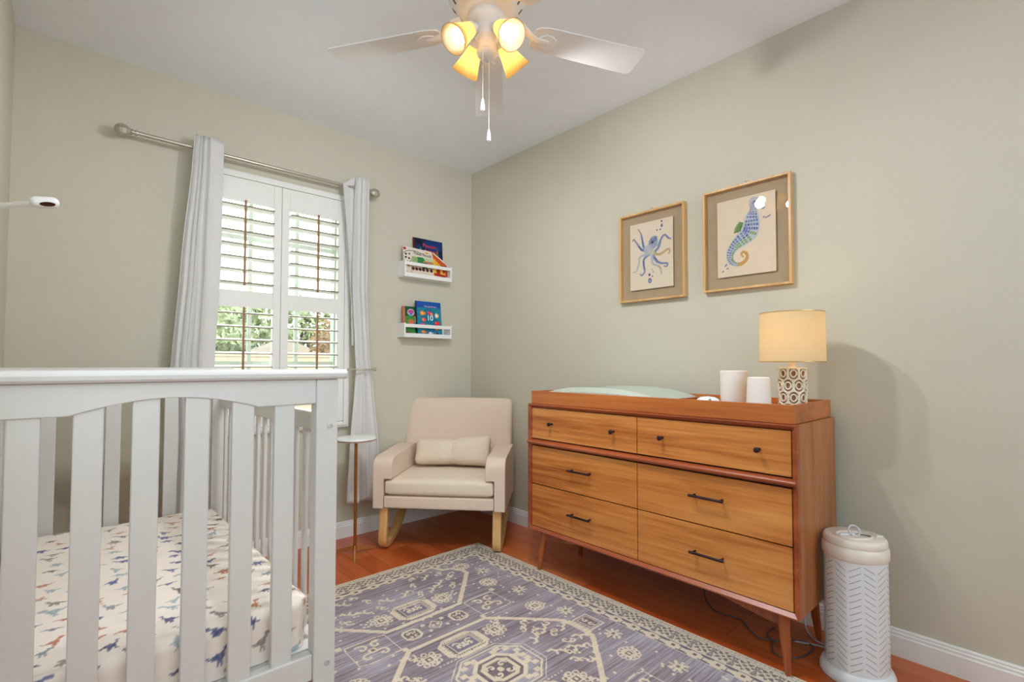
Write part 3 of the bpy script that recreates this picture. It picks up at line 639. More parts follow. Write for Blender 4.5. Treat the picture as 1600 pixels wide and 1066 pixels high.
for fx, fy, sx, sy in ((DX+.062, DY0-.078, -1, 1), (DX+.062, DY1+.078, -1, -1), (DB-.075, DY0-.078, 1, 1), (DB-.075, DY1+.078, 1, -1)):
    m = MB(); top = V((fx, fy, DZ0-.001)); bot = V((fx+sx*.022*(1 if sx < 0 else .6), fy+sy*.024, .0070 if sx < 0 else .0018)); m.tube([bot, bot+(top-bot)*.06, top-(top-bot)*.12, top], [.0105,.0125,.0225,.0235], 18); obj('leg', m, M_LEGWD, t, smooth=50)
for s_, ya in ((1, DY0-.078), (-1, DY1+.078)):   # curved apron brackets beside the front legs
    m = MB(); pts = [(ya-s_*.015, DZ0-.0005), (ya-s_*.36, DZ0-.0005), (ya-s_*.345, DZ0-.007), (ya-s_*.22, DZ0-.027), (ya-s_*.10, DZ0-.047), (ya-s_*.015, DZ0-.058)]
    m.prism([V((DX+.05, y, z)) for y, z in pts], (.02,0,0)); obj('apron_bracket', m, M_LEGWD, t)
m = MB(); m.box(DX+.052, DX+.068, DY1+.44, DY0-.44, DZ0-.010, DZ0-.0005); obj('apron_rail', m, M_LEGWD, t)

# changing tray on top
TX0, TX1, TY0, TY1, TZ0, TZ1 = -.514, -.070, -1.241, -2.632, .9515, 1.0235
t = thing('changing_tray', 'shallow wooden changing tray lying on top of the dresser', 'tray', ((TX0+TX1)/2, (TY0+TY1)/2, TZ0)); q = .015
m = MB(); m.box(TX0+q, TX1-q, TY1+q, TY0-q, TZ0, TZ0+.012); obj('tray_floor', m, M_TRAYWD, t)
for nm, (a, b, c, d) in (('tray_wall', (TX0, TX0+q, TY1, TY0)), ('tray_wall', (TX1-q, TX1, TY1, TY0)), ('tray_wall', (TX0+q, TX1-q, TY1, TY1+q)), ('tray_wall', (TX0+q, TX1-q, TY0-q, TY0))):
    m = MB(); m.box(a, b, c, d, TZ0, TZ1); obj(nm, m, M_TRAYWD, t, bevel=.0015)
m = MB(); m.box(TX0+q, TX1-q, -2.114, -2.102, TZ0+.012, TZ1-.006); obj('divider', m, M_TRAYWD, t)
TF = TZ0+.0125
# changing pad: contoured long bolsters
P = []; nx_, ny_ = 28, 60; px0, px1, py0, py1 = TX0+q+.006, TX1-q-.006, -2.088, -1.263
m = MB(); top = []
for i in range(nx_+1):
    row = []
    for j in range(ny_+1):
        u, v = i/nx_, j/ny_
        yl_ = (v-.5)*2; e = max(0, 1-abs(yl_)**2.6)
        s_ = abs(u-.5)*2; bol = (.5-.5*math.cos(PI*min(1, s_**1.5))) if s_ < .86 else 1-((s_-.86)/.14)**2*.55
        hgt = .018+.022*e**.5+(.058*e**.85)*bol
        if abs(yl_) > .97: hgt *= .6
        row.append((px0+(px1-px0)*u, py0+(py1-py0)*v, TF+hgt))
    top.append(row)
bot = [[(x, y, TF) for x, y, z in r] for r in top]
m.grid(top); m.grid([r[::-1] for r in bot])
edge = lambda G: [G[i][0] for i in range(nx_+1)]+[G[nx_][j] for j in range(1, ny_+1)]+[G[i][ny_] for i in range(nx_-1, -1, -1)]+[G[0][j] for j in range(ny_-1, -1, -1)]
m.grid([edge(top), edge(bot)])
tag(obj('changing_pad', m, M_PAD, loc=((px0+px1)/2, (py0+py1)/2, TF), smooth=50), 'grey-green contoured changing pad lying in the left of the tray', 'changing pad')
# lamp
LX, LY = -.27, -2.548
t = thing('table_lamp', 'lit table lamp with cream drum shade and pierced ceramic base', 'lamp', (LX, LY, TF))
LT = 1.1635; RB = .0525
m = MB(); m.lathe([(0,TF),(RB-.006,TF),(RB-.006,LT-.004),(0,LT-.004)], (LX,LY,0), 32); lb = obj('base_core', m, M_CERDK, t, smooth=True)
def cyl(a, z, r=RB): return V((LX+r*math.cos(a), LY+r*math.sin(a), z))
hh = LT-TF; NR = 4; NC = 8; tiles = hh/NR
m = MB()
for rr_ in range(NR):   # interlocking rings, offset rows
    for cc in range(NC):
        a0 = 2*PI*(cc+.5*(rr_ % 2))/NC; zc = TF+tiles*(rr_+.5)
        for rad, th in ((.49, .0046), (.25, .0036)):
            pts = []
            for k2 in range(21):
                q2 = 2*PI*k2/20; pts.append(cyl(a0+rad*2*PI/NC*1.12*math.cos(q2), max(TF+.003, min(LT-.003, zc+rad*tiles*1.16*math.sin(q2))), RB-.002))
            m.tube(pts, th, 6, cap=False)
        m.tube([cyl(a0-PI/NC, zc), cyl(a0-PI/NC, zc+.004)], .005, 6)
for z in (TF+.003, LT-.003):
    m.tube([cyl(2*PI*k2/40, z, RB-.001) for k2 in range(41)], .0034, 6, cap=False)
m.lathe([(0,LT-.003),(RB,LT-.003),(RB-.002,LT),(0,LT)], (LX,LY,0), 32)
obj('pierced_sleeve', m, M_CERAM, t, smooth=True)
m = MB(); m.lathe([(.016,LT),(.016,LT+.003),(.0115,LT+.004),(.0115,LT+.03),(.0125,LT+.032),(.0125,LT+.075),(0,LT+.078)], (LX,LY,0), 18); obj('socket_neck', m, M_CERAM, t, smooth=True)
m = MB(); m.lathe([(0,.0),(.013,.002),(.014,.02),(.024,.045),(.029,.068),(.024,.088),(.012,.098),(0,.101)], (LX,LY,LT+.0785), 20); obj('bulb', m, M_LBULB, t, smooth=True)
SZ0, SZ1, SR0, SR1 = 1.186, 1.394, .1235, .1205
m = MB(); m.lathe_open([(SR0,SZ0),(SR1,SZ1),(SR1-.0015,SZ1),(SR0-.0015,SZ0),(SR0,SZ0)], (LX,LY,0), 64); sh = obj('lamp_shade', m, M_LSHADE, t, smooth=True)
m = MB()
for z, r_ in ((SZ0+.002, SR0), (SZ1-.002, SR1)): m.tube([(LX+r_*math.cos(2*PI*k2/64), LY+r_*math.sin(2*PI*k2/64), z) for k2 in range(65)], .0022, 6, cap=False)
for k2 in range(3):
    a = 2*PI*k2/3+.4; m.tube([(LX,LY,SZ0+.035),(LX+.118*math.cos(a),LY+.118*math.sin(a),SZ1-.012)], .0014, 6)
obj('shade_trim', m, M_BRASSLT, sh, smooth=True)
# canisters
def canister(name, label, c, prof, cat): 
    m = MB(); m.lathe(prof, (*c, TF), 40); return tag(obj(name, m, M_CANIS, loc=(*c, TF), smooth=35), label, cat)
canister('canister', 'taller straight white canister standing in the tray', (-.25,-2.294), [(0,0),(.0555,0),(.0575,.004),(.0575,.168),(.0583,.169),(.0583,.181),(.056,.184),(.050,.1845),(.050,.180),(0,.180)], 'canister')
canister('canister', 'shorter tapered white canister beside the lamp', (-.33,-2.435), [(0,0),(.049,0),(.051,.003),(.0435,.155),(.041,.158),(.038,.158),(.036,.153),(0,.153)], 'canister')
t = thing('sound_machine', 'low white domed device with one dark button in the tray', 'sound machine', (-.375,-2.232,TF))
m = MB(); m.lathe([(0,0),(.048,0),(.052,.008),(.054,.028),(.052,.045),(.044,.058),(.028,.066),(.0,.069)], (-.375,-2.232,TF), 32); obj('body', m, M_WHITE, t, smooth=True)
m = MB(); d = V((-.0465,.008,.0)); m.lathe([(0,0),(.006,0),(.006,.002),(0,.003)], (-.375-.0365,-2.232-.0275,TF+.0535), 12, Matrix.Rotation(math.radians(-52),3,V((.6,-.8,0)))); obj('button', m, M_GREY, t, smooth=True)

# ------------------------------------------------------------------ diaper pail
PX, PY = -.27, -2.758
t = thing('diaper_pail', 'white steel diaper pail with grey herringbone stripes beside the dresser', 'diaper pail', (PX, PY, 0))
m = MB(); m.lathe([(0,.0005),(.121,.0005),(.1225,.006),(.121,.020),(.116,.032),(.1075,.040),(0,.040)], (PX,PY,0), 56); obj('base_flange', m, M_PAIL, t, smooth=35)
m = MB(); m.lathe([(0,.040),(.1035,.040),(.1035,.452),(0,.452)], (PX,PY,0), 56); body = obj('body', m, M_PAIL, t, smooth=35)
m = MB(); NCOL = 14
for c_ in range(NCOL):
    a0 = 2*PI*(c_+.5)/NCOL; hw = PI/NCOL*.78; sg = 1 if c_ % 2 else -1
    for k2 in range(17):
        z = .060+k2*.0228
        for seg in range(3):
            f0, f1 = seg/3*2-1, (seg+1)/3*2-1
            q = [(a0+hw*f0, z+sg*.0115*f0), (a0+hw*f1, z+sg*.0115*f1)]
            r_ = .1037; p = []
            for a, zz in (q[0], q[1]): p.append((a, zz))
            vs = [(PX+r_*math.cos(p[0][0]), PY+r_*math.sin(p[0][0]), p[0][1]-.0012), (PX+r_*math.cos(p[1][0]), PY+r_*math.sin(p[1][0]), p[1][1]-.0012), (PX+r_*math.cos(p[1][0]), PY+r_*math.sin(p[1][0]), p[1][1]+.0012), (PX+r_*math.cos(p[0][0]), PY+r_*math.sin(p[0][0]), p[0][1]+.0012)]
            m.add(vs, [(0,1,2,3)])
o_ = obj('herringbone_decal', m, M_DECAL, body); o_['kind'] = 'stuff'
m = MB(); m.lathe([(0,.448),(.106,.448),(.1085,.452),(.1095,.470),(.108,.488),(.105,.492),(.1045,.496),(0,.496)], (PX,PY,0), 56); obj('lid_collar', m, M_PAILLID, t, smooth=35)
m = MB(); m.lathe([(0,.4965),(.1025,.4965),(.1045,.502),(.103,.516),(.098,.5225),(.094,.524),(0,.524)], (PX,PY,0), 56); lid = obj('lid', m, M_PAILLID, t, smooth=35)
cd = V((.673,.739,0)).normalized(); rd = V((.739,-.673,0)).normalized()
def pl(u, v, z): p = V((PX,PY,z))+rd*u+cd*v; return tuple(p)
m = MB(); m.tube([pl(-.012+.062*math.cos(2*PI*k2/32), -.012+.046*math.sin(2*PI*k2/32), .525) for k2 in range(33)], .0045, 8, cap=False); obj('recess_rim', m, M_PAILLID, lid, smooth=True)
m = MB(); m.obox(pl(-.03,-.002,.527), (rd,cd,(0,0,1)), (.028,.006,.003)); obj('slide_bar', m, M_WHITE, lid, bevel=.002)
m = MB(); m.tube([pl(.012,.0,.5255), pl(.028,-.012,.5255), pl(.044,-.030,.5255)], .0022, 6); obj('slide_slot', m, M_GREY, lid, smooth=True)
m = MB(); m.tube([V(pl(-.004+.020*math.cos(2*PI*k2/28), -.004+.010*math.sin(2*PI*k2/28), .540+.017*math.sin(2*PI*k2/28))) for k2 in range(29)], .0034, 8, cap=False); obj('pull_ring', m, M_WHTCORD, lid, smooth=True)
m = MB(); m.obox(pl(.078,-.02,.5255), (rd,cd,(0,0,1)), (.013,.008,.0022)); obj('lock_tab', m, M_WHITE, lid, bevel=.002)

# ------------------------------------------------------------------ cords under the dresser
def cord(label, pts, mat, r):
    P = spline3(pts, 8); m = MB(); m.tube(P, r, 8); return tag(obj('power_cord', m, mat, loc=pts[0], smooth=True), label, 'cord')
def spline3(pts, k=8):
    P = [pts[0]]+list(pts)+[pts[-1]]; o = []
    for i in range(1, len(P)-2):
        for j in range(k):
            t_ = j/k; a, b, c, d = [np.array(P[i+q-1], float) for q in range(4)]
            o.append(tuple(.5*((2*b)+(c-a)*t_+(2*a-5*b+4*c-d)*t_*t_+(3*b-a-3*c+d)*t_**3)))
    o.append(tuple(pts[-1])); return o
z = .0042
cord('dark cord looped on the floor under the dresser by the front leg', [(-.03,-2.03,.20),(-.055,-2.04,.10),(-.085,-2.06,.012),(-.16,-2.12,z),(-.205,-2.181,z),(-.2,-2.29,z),(-.255,-2.35,z),(-.292,-2.41,z),(-.275,-2.455,z),(-.31,-2.47,z),(-.352,-2.485,z),(-.372,-2.52,z),(-.345,-2.562,z),(-.28,-2.588,z),(-.2,-2.588,z),(-.19,-2.54,z),(-.235,-2.505,.009),(-.285,-2.470,.012),(-.24,-2.42,z),(-.16,-2.42,z)], M_BLKCORD, .0034)
cord('white cord running along the floor from dresser to the diaper pail', [(-.222,-2.49,z),(-.200,-2.545,z),(-.178,-2.59,z),(-.165,-2.63,z)], M_WHTCORD, .0036)
cord('white cord hanging down the baseboard behind the pail', [(-.022,-2.50,.16),(-.030,-2.505,.09),(-.045,-2.51,.012),(-.09,-2.535,z),(-.135,-2.575,z),(-.150,-2.635,z)], M_WHTCORD, .0034)

# ------------------------------------------------------------------ rug
RW, RL, RT = 1.572, 2.262, .005; rx1, ry1 = -.475, -.70
cv = Cv(RW, RL, .004, (112,106,124))     # X = distance s from the right edge, Y = distance t from the far edge
S, Tt = cv.X, cv.Y
def hash1(n_, k): r_ = np.random.RandomState(k).rand(n_); return r_
rows = np.arange(cv.ny); base = hash1(cv.ny, 1)*.55+np.repeat(hash1(cv.ny//3+2, 2), 3)[:cv.ny]*.45
low = np.kron(hash1(12*16, 3).reshape(16,12), np.ones((cv.ny//16+1, cv.nx//12+1)))[:cv.ny,:cv.nx]
def blur(a, k):
    for ax in (0, 1):
        c_ = np.cumsum(np.pad(a, [(k+1,k) if i == ax else (0,0) for i in (0,1)], mode='edge'), ax)
        a = (np.take(c_, range(2*k+1, c_.shape[ax]), ax)-np.take(c_, range(0, c_.shape[ax]-2*k-1), ax))/(2*k+1)
    return a
low = blur(low, 18); streak = blur(rng.rand(cv.ny, cv.nx), 0)
cum = np.cumsum(np.pad(rng.rand(cv.ny, cv.nx+44), ((0,0),(1,0))), 1); streak = (cum[:,44:44+cv.nx]-cum[:,:cv.nx])/44
streak = (streak-.5)*6+.5
f = np.clip(.45*base[:,None]+.55*np.clip(streak,0,1)+(low-.5)*.6, 0, 1)[...,None]
cA, cB, cC = [np.array(lin(c)[:3]) for c in ((110,95,100),(150,140,148),(184,180,188))]
cv.img = np.where(f < .5, cA+(cB-cA)*f*2, cB+(cC-cB)*(f*2-1))
q = Cv(RW/2, RL/2, .004, (0,0,0)); A = np.abs(S-RW/2); B = np.abs(Tt-RL/2); cv.X, cv.Y = A, B
CR = (222,207,182); DK = (98,86,96)
oc = lambda a, b, hx, hy, k=.35: (np.abs(A-a) < hx) & (np.abs(B-b) < hy) & (np.abs(A-a)/hx+np.abs(B-b)/hy < 2-k)
ringm = lambda a, b, r0, r1: (np.hypot(A-a, B-b) < r1) & (np.hypot(A-a, B-b) > r0)
weave = .72+.28*np.clip(streak+.35*rng.rand(cv.ny, cv.nx), 0, 1)
def motif(mask, c=CR): cv.put(mask*weave, c, .95)
def curl(a, b, r, ph, sg=1, w_=.0045): motif(cv.stroke([(a+r*(1-k2/14)*math.cos(ph+sg*k2*.42), b+r*(1-k2/14)*math.sin(ph+sg*k2*.42)) for k2 in range(13)], w_))
def rosette(a, b, r, pet=8):
    for k2 in range(pet): motif(ringm(a+r*.74*math.cos(2*PI*k2/pet), b+r*.74*math.sin(2*PI*k2/pet), r*.12, r*.26))
    motif(oc(a, b, r*.45, r*.45, .2)); motif(oc(a, b, r*.27, r*.27, .2), DK); motif(oc(a, b, r*.14, r*.14, .2))
# medallion outlines
motif(cv.stroke([(0,.34),(.20,.34),(.30,.245),(.452,.085),(.455,0)], .0115)); motif(cv.stroke([(.44,.06),(.47,.06),(.47,.0)], .006))
motif(cv.stroke([(0,.527),(.195,.532),(.30,.645),(.444,.80),(.444,.84),(.406,.905),(.36,.92),(.33,1.0)], .0115))
# centre medallion
motif(cv.stroke([(0,.135),(.085,.135),(.165,.06),(.165,0)], .0045)); motif(cv.stroke([(0,.15),(.095,.15),(.185,.065),(.185,0)], .002))
motif(oc(0,0,.098,.092,.45)); motif(oc(0,0,.082,.077,.45), DK); motif(oc(0,0,.068,.064,.4)); motif(oc(0,0,.052,.048,.4), DK); curl(.026,.024,.02,0); motif(oc(0,0,.012,.012))
for a, b in ((.115,.03),(.135,.055),(.05,.105),(.075,.115),(.105,.095),(.13,.012)): motif(oc(a,b,.014,.012,.1))
for k2 in range(9): motif(oc(.02+.02*k2*.9, .165-.0*k2, .004,.004)); 
# cartouches
for b in (.235, .632):
    motif(oc(0,b,.102,.078,.42)); motif((np.abs(A) < .066) & (np.abs(B-b) < .047), DK); motif((np.abs(A) < .060) & (np.abs(B-b) < .041), (126,120,138)); motif((np.abs(np.abs(A)-.058) < .003) & (np.abs(B-b) < .043)); motif((np.abs(np.abs(B-b)-.041) < .003) & (A < .06))
    curl(.028,b+.008,.02,.5); curl(.028,b-.012,.016,3.4,-1); motif(oc(0,b,.01,.016))
    for k2 in range(7): motif(cv.poly([(.068,b-.04+k2*.013),(.080,b-.034+k2*.013),(.068,b-.028+k2*.013)]), DK); motif(cv.poly([(k2*.0115-.004,b+.049),(k2*.0115+.002,b+.060),(k2*.0115+.008,b+.049)]), DK); motif(cv.poly([(k2*.0115-.004,b-.049),(k2*.0115+.002,b-.060),(k2*.0115+.008,b-.049)]), DK)
# balls between medallions
motif(oc(.123,.442,.043,.043,.45)); motif(oc(.123,.442,.032,.032,.45), DK)
for sx in (-1, 1):
    for sy in (-1, 1): curl(.123+sx*.015, .442+sy*.015, .013, sx*.8+sy, sx*sy, .003)
motif(cv.stroke([(0,.48),(.035,.445),(0,.41)], .003)); motif(oc(.012,.445,.008,.008)); motif(oc(.05,.475,.01,.01)); motif(oc(.045,.415,.008,.008))
# square diamonds
for a, b in ((.305,.445),):
    motif(cv.stroke([(.215,.37),(.215,.52),(.255,.53),(.39,.53),(.395,.49),(.395,.375),(.35,.365),(.215,.37)], .0028))
    for sx in (-1, 1):
        for sy in (-1, 1): curl(a+sx*.033, b+sy*.036, .03, 1.0 if sx*sy > 0 else 2.2, sx*sy, .0055)
    motif(oc(a,b,.018,.018)); motif(oc(a,b,.008,.008), DK); motif(oc(.41,.545,.014,.014)); motif(oc(.205,.36,.012,.012))
for a, b in ((.455,.27),(.455,.625),(.47,.89)): rosette(a, b, .05, 12)
for a, b in ((.53,.137),(.53,.76),(.52,.45)):
    for k2 in range(8): motif(cv.stroke([(a,b),(a+.036*math.cos(k2*PI/4),b+.036*math.sin(k2*PI/4))], .006))
    motif(oc(a,b,.009,.009), DK)
for a, b, hx, hy in ((.528,0,.048,.057),):
    motif((np.abs(A-a) < hx) & (np.abs(B-b) < hy) & ((np.abs(A-a) > hx-.006) | (np.abs(B-b) > hy-.006))); motif((np.abs(A-a) < hx-.015) & (np.abs(B-b) < hy-.015)); motif((np.abs(A-a) < hx-.02) & (np.abs(B-b) < hy-.02), DK); curl(a,.016,.016,1.5)
for a, b in ((.17,.235),(.165,.64)): rosette(a, b, .055, 8)
for a, b in ((.26,.155),(.285,.10),(.33,.09),(.25,.06),(.34,.03),(.30,.19),(.22,.29),(.38,.12),(.41,.05),(.235,.65),(.28,.72),(.32,.80),(.25,.79),(.10,.74),(.19,.76),(.36,.83),(.30,.88),(.12,.85),(.05,.80),(.16,.92),(.23,.90)):
    k2 = int(a*1000) % 4
    if k2 == 0: curl(a,b,.022,a*40); curl(a+.02,b+.018,.018,a*20+2,-1)
    elif k2 == 1: motif(oc(a,b,.013,.013,0)); motif(oc(a,b,.006,.006,0), DK); motif(oc(a+.026,b+.012,.009,.009))
    elif k2 == 2: motif(cv.stroke([(a-.028,b-.02),(a-.01,b-.02),(a,b),(a+.018,b+.004),(a+.024,b+.024),(a+.036,b+.016)], .006)); motif(cv.stroke([(a,b),(a-.012,b+.02)], .005))
    else:
        for i_ in range(3):
            for j_ in range(3):
                if (i_+j_) % 2 == 0: motif(oc(a+.016*i_-.016,b+.016*j_-.016,.006,.006,.2))
for k2 in range(70):
    a, b = rng.uniform(.02,.60), rng.uniform(.05,.96); motif(oc(a,b,.006,.006,0))
# borders
cv.X, cv.Y = S, Tt
es = np.minimum(S, RW-S); et = np.minimum(Tt, RL-Tt); e = np.minimum(es, et); along = np.where(es < et, Tt, S)
bandA = (e < .118); cv.put(bandA, (218,204,182), .9)
P_ = .0855; ph = ((along/P_) % 1)-.5; rr2 = np.hypot(ph*P_, e-.068); th_ = np.arctan2(e-.068, ph*P_)
cv.put(bandA & (e > .03) & (rr2 < .030*(1+.28*np.cos(8*th_))), DK, .85); cv.put(bandA & (rr2 < .019*(1+.3*np.cos(4*th_))), CR, .8); cv.put(bandA & (rr2 < .008), DK, .8)
xq = np.abs(np.abs(ph)-.5)*P_
cv.put(bandA & (e > .034) & (e < .112) & (xq < .012) & (np.abs(xq-np.abs(e-.073)*.32) < .004), DK, .7)
cv.put(bandA & (np.hypot(xq, e-.045) < .006), DK, .75); cv.put(bandA & (np.hypot(xq, e-.102) < .007), DK, .75)
rnd = blur(rng.rand(cv.ny, cv.nx), 1); cv.put(bandA & (e > .028) & (rnd > .70), DK, .45)
cv.put((e < .026), CR, .9); pd = ((along/.0165) % 1)-.5; cv.put((e < .024) & (np.abs(np.hypot(pd*.0165, e-.014)-.005) < .002), DK, .6)
cv.put((e > .026) & (e < .030), DK, .45)
bandB = (e >= .118) & (e < .168); cv.put(bandB, (112,104,122), .9); cv.put((e > .118) & (e < .122), DK, .9)
P2 = .096; p2 = np.abs(((along/P2) % 1)-.5); d2 = np.abs(e-.144)
cv.put(bandB & ((p2*P2 < .034) & (d2 < .013) | (p2*P2 < .022) & (d2 < .021)), CR, .92); cv.put(bandB & (p2*P2 < .009) & (d2 < .008), DK, .9); cv.put(bandB & (np.abs(p2*P2-.042) < .006) & (d2 < .010), CR, .9)
cv.put((e >= .166) & (e < .171), CR, .75)
rug = canvas_obj('area_rug', cv, lambda X, Y: (rx1-X, ry1-Y, 0*X+RT), M_RUG, None, (rx1-RW/2, ry1-RL/2, 0), thick=RT-.0005, back=(0,0,-1), side=(190,176,152))
tag(rug, 'grey and cream patterned rug lying on the wood floor', 'rug')

# ------------------------------------------------------------------ rocking chair (built in its own frame: +X to the viewer's right, +Y back)
t = thing('rocking_chair', 'cream upholstered rocking chair on pale wooden rockers in the corner', 'rocking chair', (-.7255-.022*.668, -.662+.022*.744, RT), math.atan2(-.744, .668)); L = dict(parent=t, local=True)
A_W = .42
def arm(sg):   # L-section arm: thick above the seat cushion, thinner beside it
    st = [(-.05,.515),(-.046,.538),(-.034,.559),(-.015,.574),(.012,.582),(.06,.586),(.20,.590),(.34,.598),(.44,.601),(.50,.594)]
    xo, x1, x2 = sg*A_W, sg*.352, sg*.298; rows_ = []
    for y, zt in st: rows_.append([V((xo,y,.262)), V((xo,y,zt)), V((x2,y,zt)), V((x2,y,.447)), V((x1,y,.447)), V((x1,y,.262))])
    m = MB(); vs = [p for q in rows_ for p in q]; n = len(st); fs = []
    for i in range(n-1):
        for j in range(6): fs.append((i*6+j, i*6+(j+1) % 6, (i+1)*6+(j+1) % 6, (i+1)*6+j))
    fs += [(5,4,1,0), (4,3,2,1), ((n-1)*6,(n-1)*6+1,(n-1)*6+4,(n-1)*6+5), ((n-1)*6+1,(n-1)*6+2,(n-1)*6+3,(n-1)*6+4)]
    if sg < 0: fs = [f[::-1] for f in fs]
    m.add(vs, fs); return m
for sg in (-1, 1):
    m = arm(sg); a_ = obj('armrest', m, M_LINEN, bevel=.020, smooth=50, **L); a_.modifiers['bevel'].segments = 4
m = MB(); m.rbox((0,.226,.3025), (.3515,.272,.0395), .012, N=8); obj('seat_frame', m, M_LINEN, smooth=40, **L)
m = MB(); m.box(-.40,.40,.0,.47,.252,.264); obj('underside', m, M_BLACK, **L)
m = MB(); m.rbox((0,.203,.394), (.349,.252,.0485), .026, (0,.004,.012), 14); obj('seat_cushion', m, M_LINEN2, smooth=40, **L)
m = MB()   # back: reclined padded slab, gently crowned top
Mb = Matrix.Rotation(math.radians(-15), 3, 'X'); m.rbox((0,.565,.595), (.400,.062,.325), .035, (0,.012,.006), 16, Mb); obj('backrest', m, M_LINEN, smooth=40, **L)
Mp = Matrix.Rotation(math.radians(-20), 3, 'X'); m = MB(); m.rbox((0.003,.372,.556), (.272,.052,.098), .040, (-.012,.038,-.008), 18, Mp)
for i, p in enumerate(m.v):   # a pinch down the middle and slumped upper corners
    x, y, z_ = p; d = math.exp(-((x-.008)/.028)**2); m.v[i] = (x, y+.026*d*(1 if y < .372 else -.3), z_-.016*d*(1 if z_ > .556 else 0)+.018*(x/.27 if z_ > .556 else 0))
tag(obj('lumbar_pillow', m, M_LINEN2, loc=None, smooth=60, local=True), 'cream lumbar pillow propped on the rocking chair seat', 'pillow')
lp = bpy.data.objects['lumbar_pillow']; Mw = Matrix.Translation(t.location) @ Matrix.Rotation(t.rotation_euler.z, 4, 'Z')
cen = Mw @ V((0,.372,.462)); lp.data.transform(Matrix.Translation(-cen) @ Mw); lp.location = cen
for x in (-.362, .366):
    m = MB(); P = spline3([(x,.006,.256),(x,-.002,.16),(x,-.010,.085),(x,-.006,.045),(x,.022,.0225),(x,.10,.025),(x,.23,.058),(x,.33,.112),(x,.41,.18),(x,.452,.256)], 6)
    rr_ = []
    vs = []; N = len(P)
    for i, p in enumerate(P):
        d = (V(P[min(i+1,N-1)])-V(P[max(i-1,0)])).normalized(); n_ = V((1,0,0)).cross(d)
        hw, hd = .0265, (.024 if i > 10 else .0235)
        if i > N*.45: hd = .020
        k = .8
        for a, b in ((-1,-k),(-k,-1),(k,-1),(1,-k),(1,k),(k,1),(-k,1),(-1,k)): vs.append(V(p)+V((1,0,0))*hw*a+n_*hd*b*.92)
    fs = [(i*8+j, i*8+(j+1) % 8, (i+1)*8+(j+1) % 8, (i+1)*8+j) for i in range(N-1) for j in range(8)]+[tuple(range(8)), tuple((N-1)*8+j for j in range(8))[::-1]]
    m.add(vs, [f[::-1] for f in fs]); obj('rocker', m, M_BEECH, smooth=50, **L)

# ------------------------------------------------------------------ side table
cx, cy = -1.157, -.335
t = thing('side_table', 'small round white side table on one slim brass post', 'side table', (cx, cy, 0))
m = MB(); m.lathe([(0,.700),(.118,.700),(.122,.702),(.1235,.706),(.1235,.716),(.1215,.719),(0,.719)], (cx,cy,0), 48); tt_ = obj('table_top', m, M_MARBLE, t, smooth=35)
m = MB(); m.lathe_open([(.1236,.704),(.1246,.704),(.1246,.709),(.1236,.709),(.1236,.704)], (cx,cy,0), 48); obj('brass_rim', m, M_BRASS, tt_, smooth=35)
m = MB(); m.lathe([(0,.03),(.0095,.03),(.0095,.69),(.03,.6925),(.03,.6995),(0,.6995)], (cx,cy,0), 16); obj('post', m, M_BRASS, t, smooth=35)
for d in ((-.4325,-.9017), (.997,.076), (-.565,.826)):
    d = V((*d,0)).normalized(); n_ = V((-d.y,d.x,0)); b = V((cx,cy,0)); m = MB()
    m.prism([b+n_*.0035+d*.007+V((0,0,.055)), b+n_*.0035+d*.007+V((0,0,.018)), b+n_*.0035+d*.142+V((0,0,.0008)), b+n_*.0035+d*.15+V((0,0,.0008)), b+n_*.0035+d*.15+V((0,0,.010))], n_*-.007); obj('foot', m, M_BRASSLT, t)

# ------------------------------------------------------------------ crib
t = thing('crib', 'white slatted baby crib with arched end panel in the foreground', 'crib', (-2.3, -1.22, RT))
CX0, CX1 = -2.715, -1.937; YN, YF = -1.882, -.563; pw = .062; z0 = RT+.001
for x0 in (CX0, CX1-pw):
    for y0, s_ in ((YN, 1), (YF, -1)):
        m = MB(); m.box(x0, x0+pw, y0, y0+s_*.045, z0, 1.131); p_ = obj('post', m, M_CRIB, t, bevel=.004)
        if x0 > -2.2 and s_ > 0:
            for z in (.997, .327):
                m = MB(); m.lathe([(0,-.001),(.0085,-.001),(.0085,.0025),(.0055,.003),(.005,.001),(0,.001)], (x0+pw*.62, y0, z), 16, Matrix.Rotation(PI/2,3,'X')); obj('bolt', m, M_STEEL, p_, smooth=35)
NS = [(-2.594+.1027*k) for k in range(6)]
for y0, s_, dx in ((YN, 1, 0), (YF, -1, .024)):
    ya, yb = y0+s_*.006, y0+s_*.040; xa, xb = CX0+pw, CX1-pw; xm = (NS[2]+NS[3])/2+.025+dx*0
    pts = [(xa,1.131),(xa,1.0605),(-2.525,1.0605)]
    for k in range(1, 24):
        f = k/24; u = -2.525+(-2.150+2.525)*f; b = math.sin(PI*f)**.9; pts.append((u, 1.0605+.0325*b))
    pts += [(-2.150,1.0605),(xb,1.0625),(xb,1.131)]
    m = MB(); m.prism([V((x, ya, z)) for x, z in pts], (0, yb-ya, 0)); obj('arched_rail', m, M_CRIB, t, bevel=.002)
    m = MB(); pr = [(-.013,1.1315),(-.019,1.138),(-.020,1.147),(-.016,1.1555),(-.008,1.159),(.053,1.159),(.061,1.1555),(.065,1.147),(.064,1.138),(.058,1.1315)]
    m.prism([V((CX0-.0, y0+s_*a, z)) for a, z in pr], (CX1+.021-CX0, 0, 0)); obj('top_rail', m, M_CRIB, t, bevel=.004)
    m = MB(); m.box(xa, xb, ya, yb, .290, .362); obj('bottom_rail', m, M_CRIB, t, bevel=.004)
    for x in NS:
        m = MB(); m.box(x+dx-.0262, x+dx+.0262, y0+s_*.013, y0+s_*.033, .360, 1.100); obj('slat', m, M_CRIB, t, bevel=.003)
ya, yb = YN+.046, YF-.046
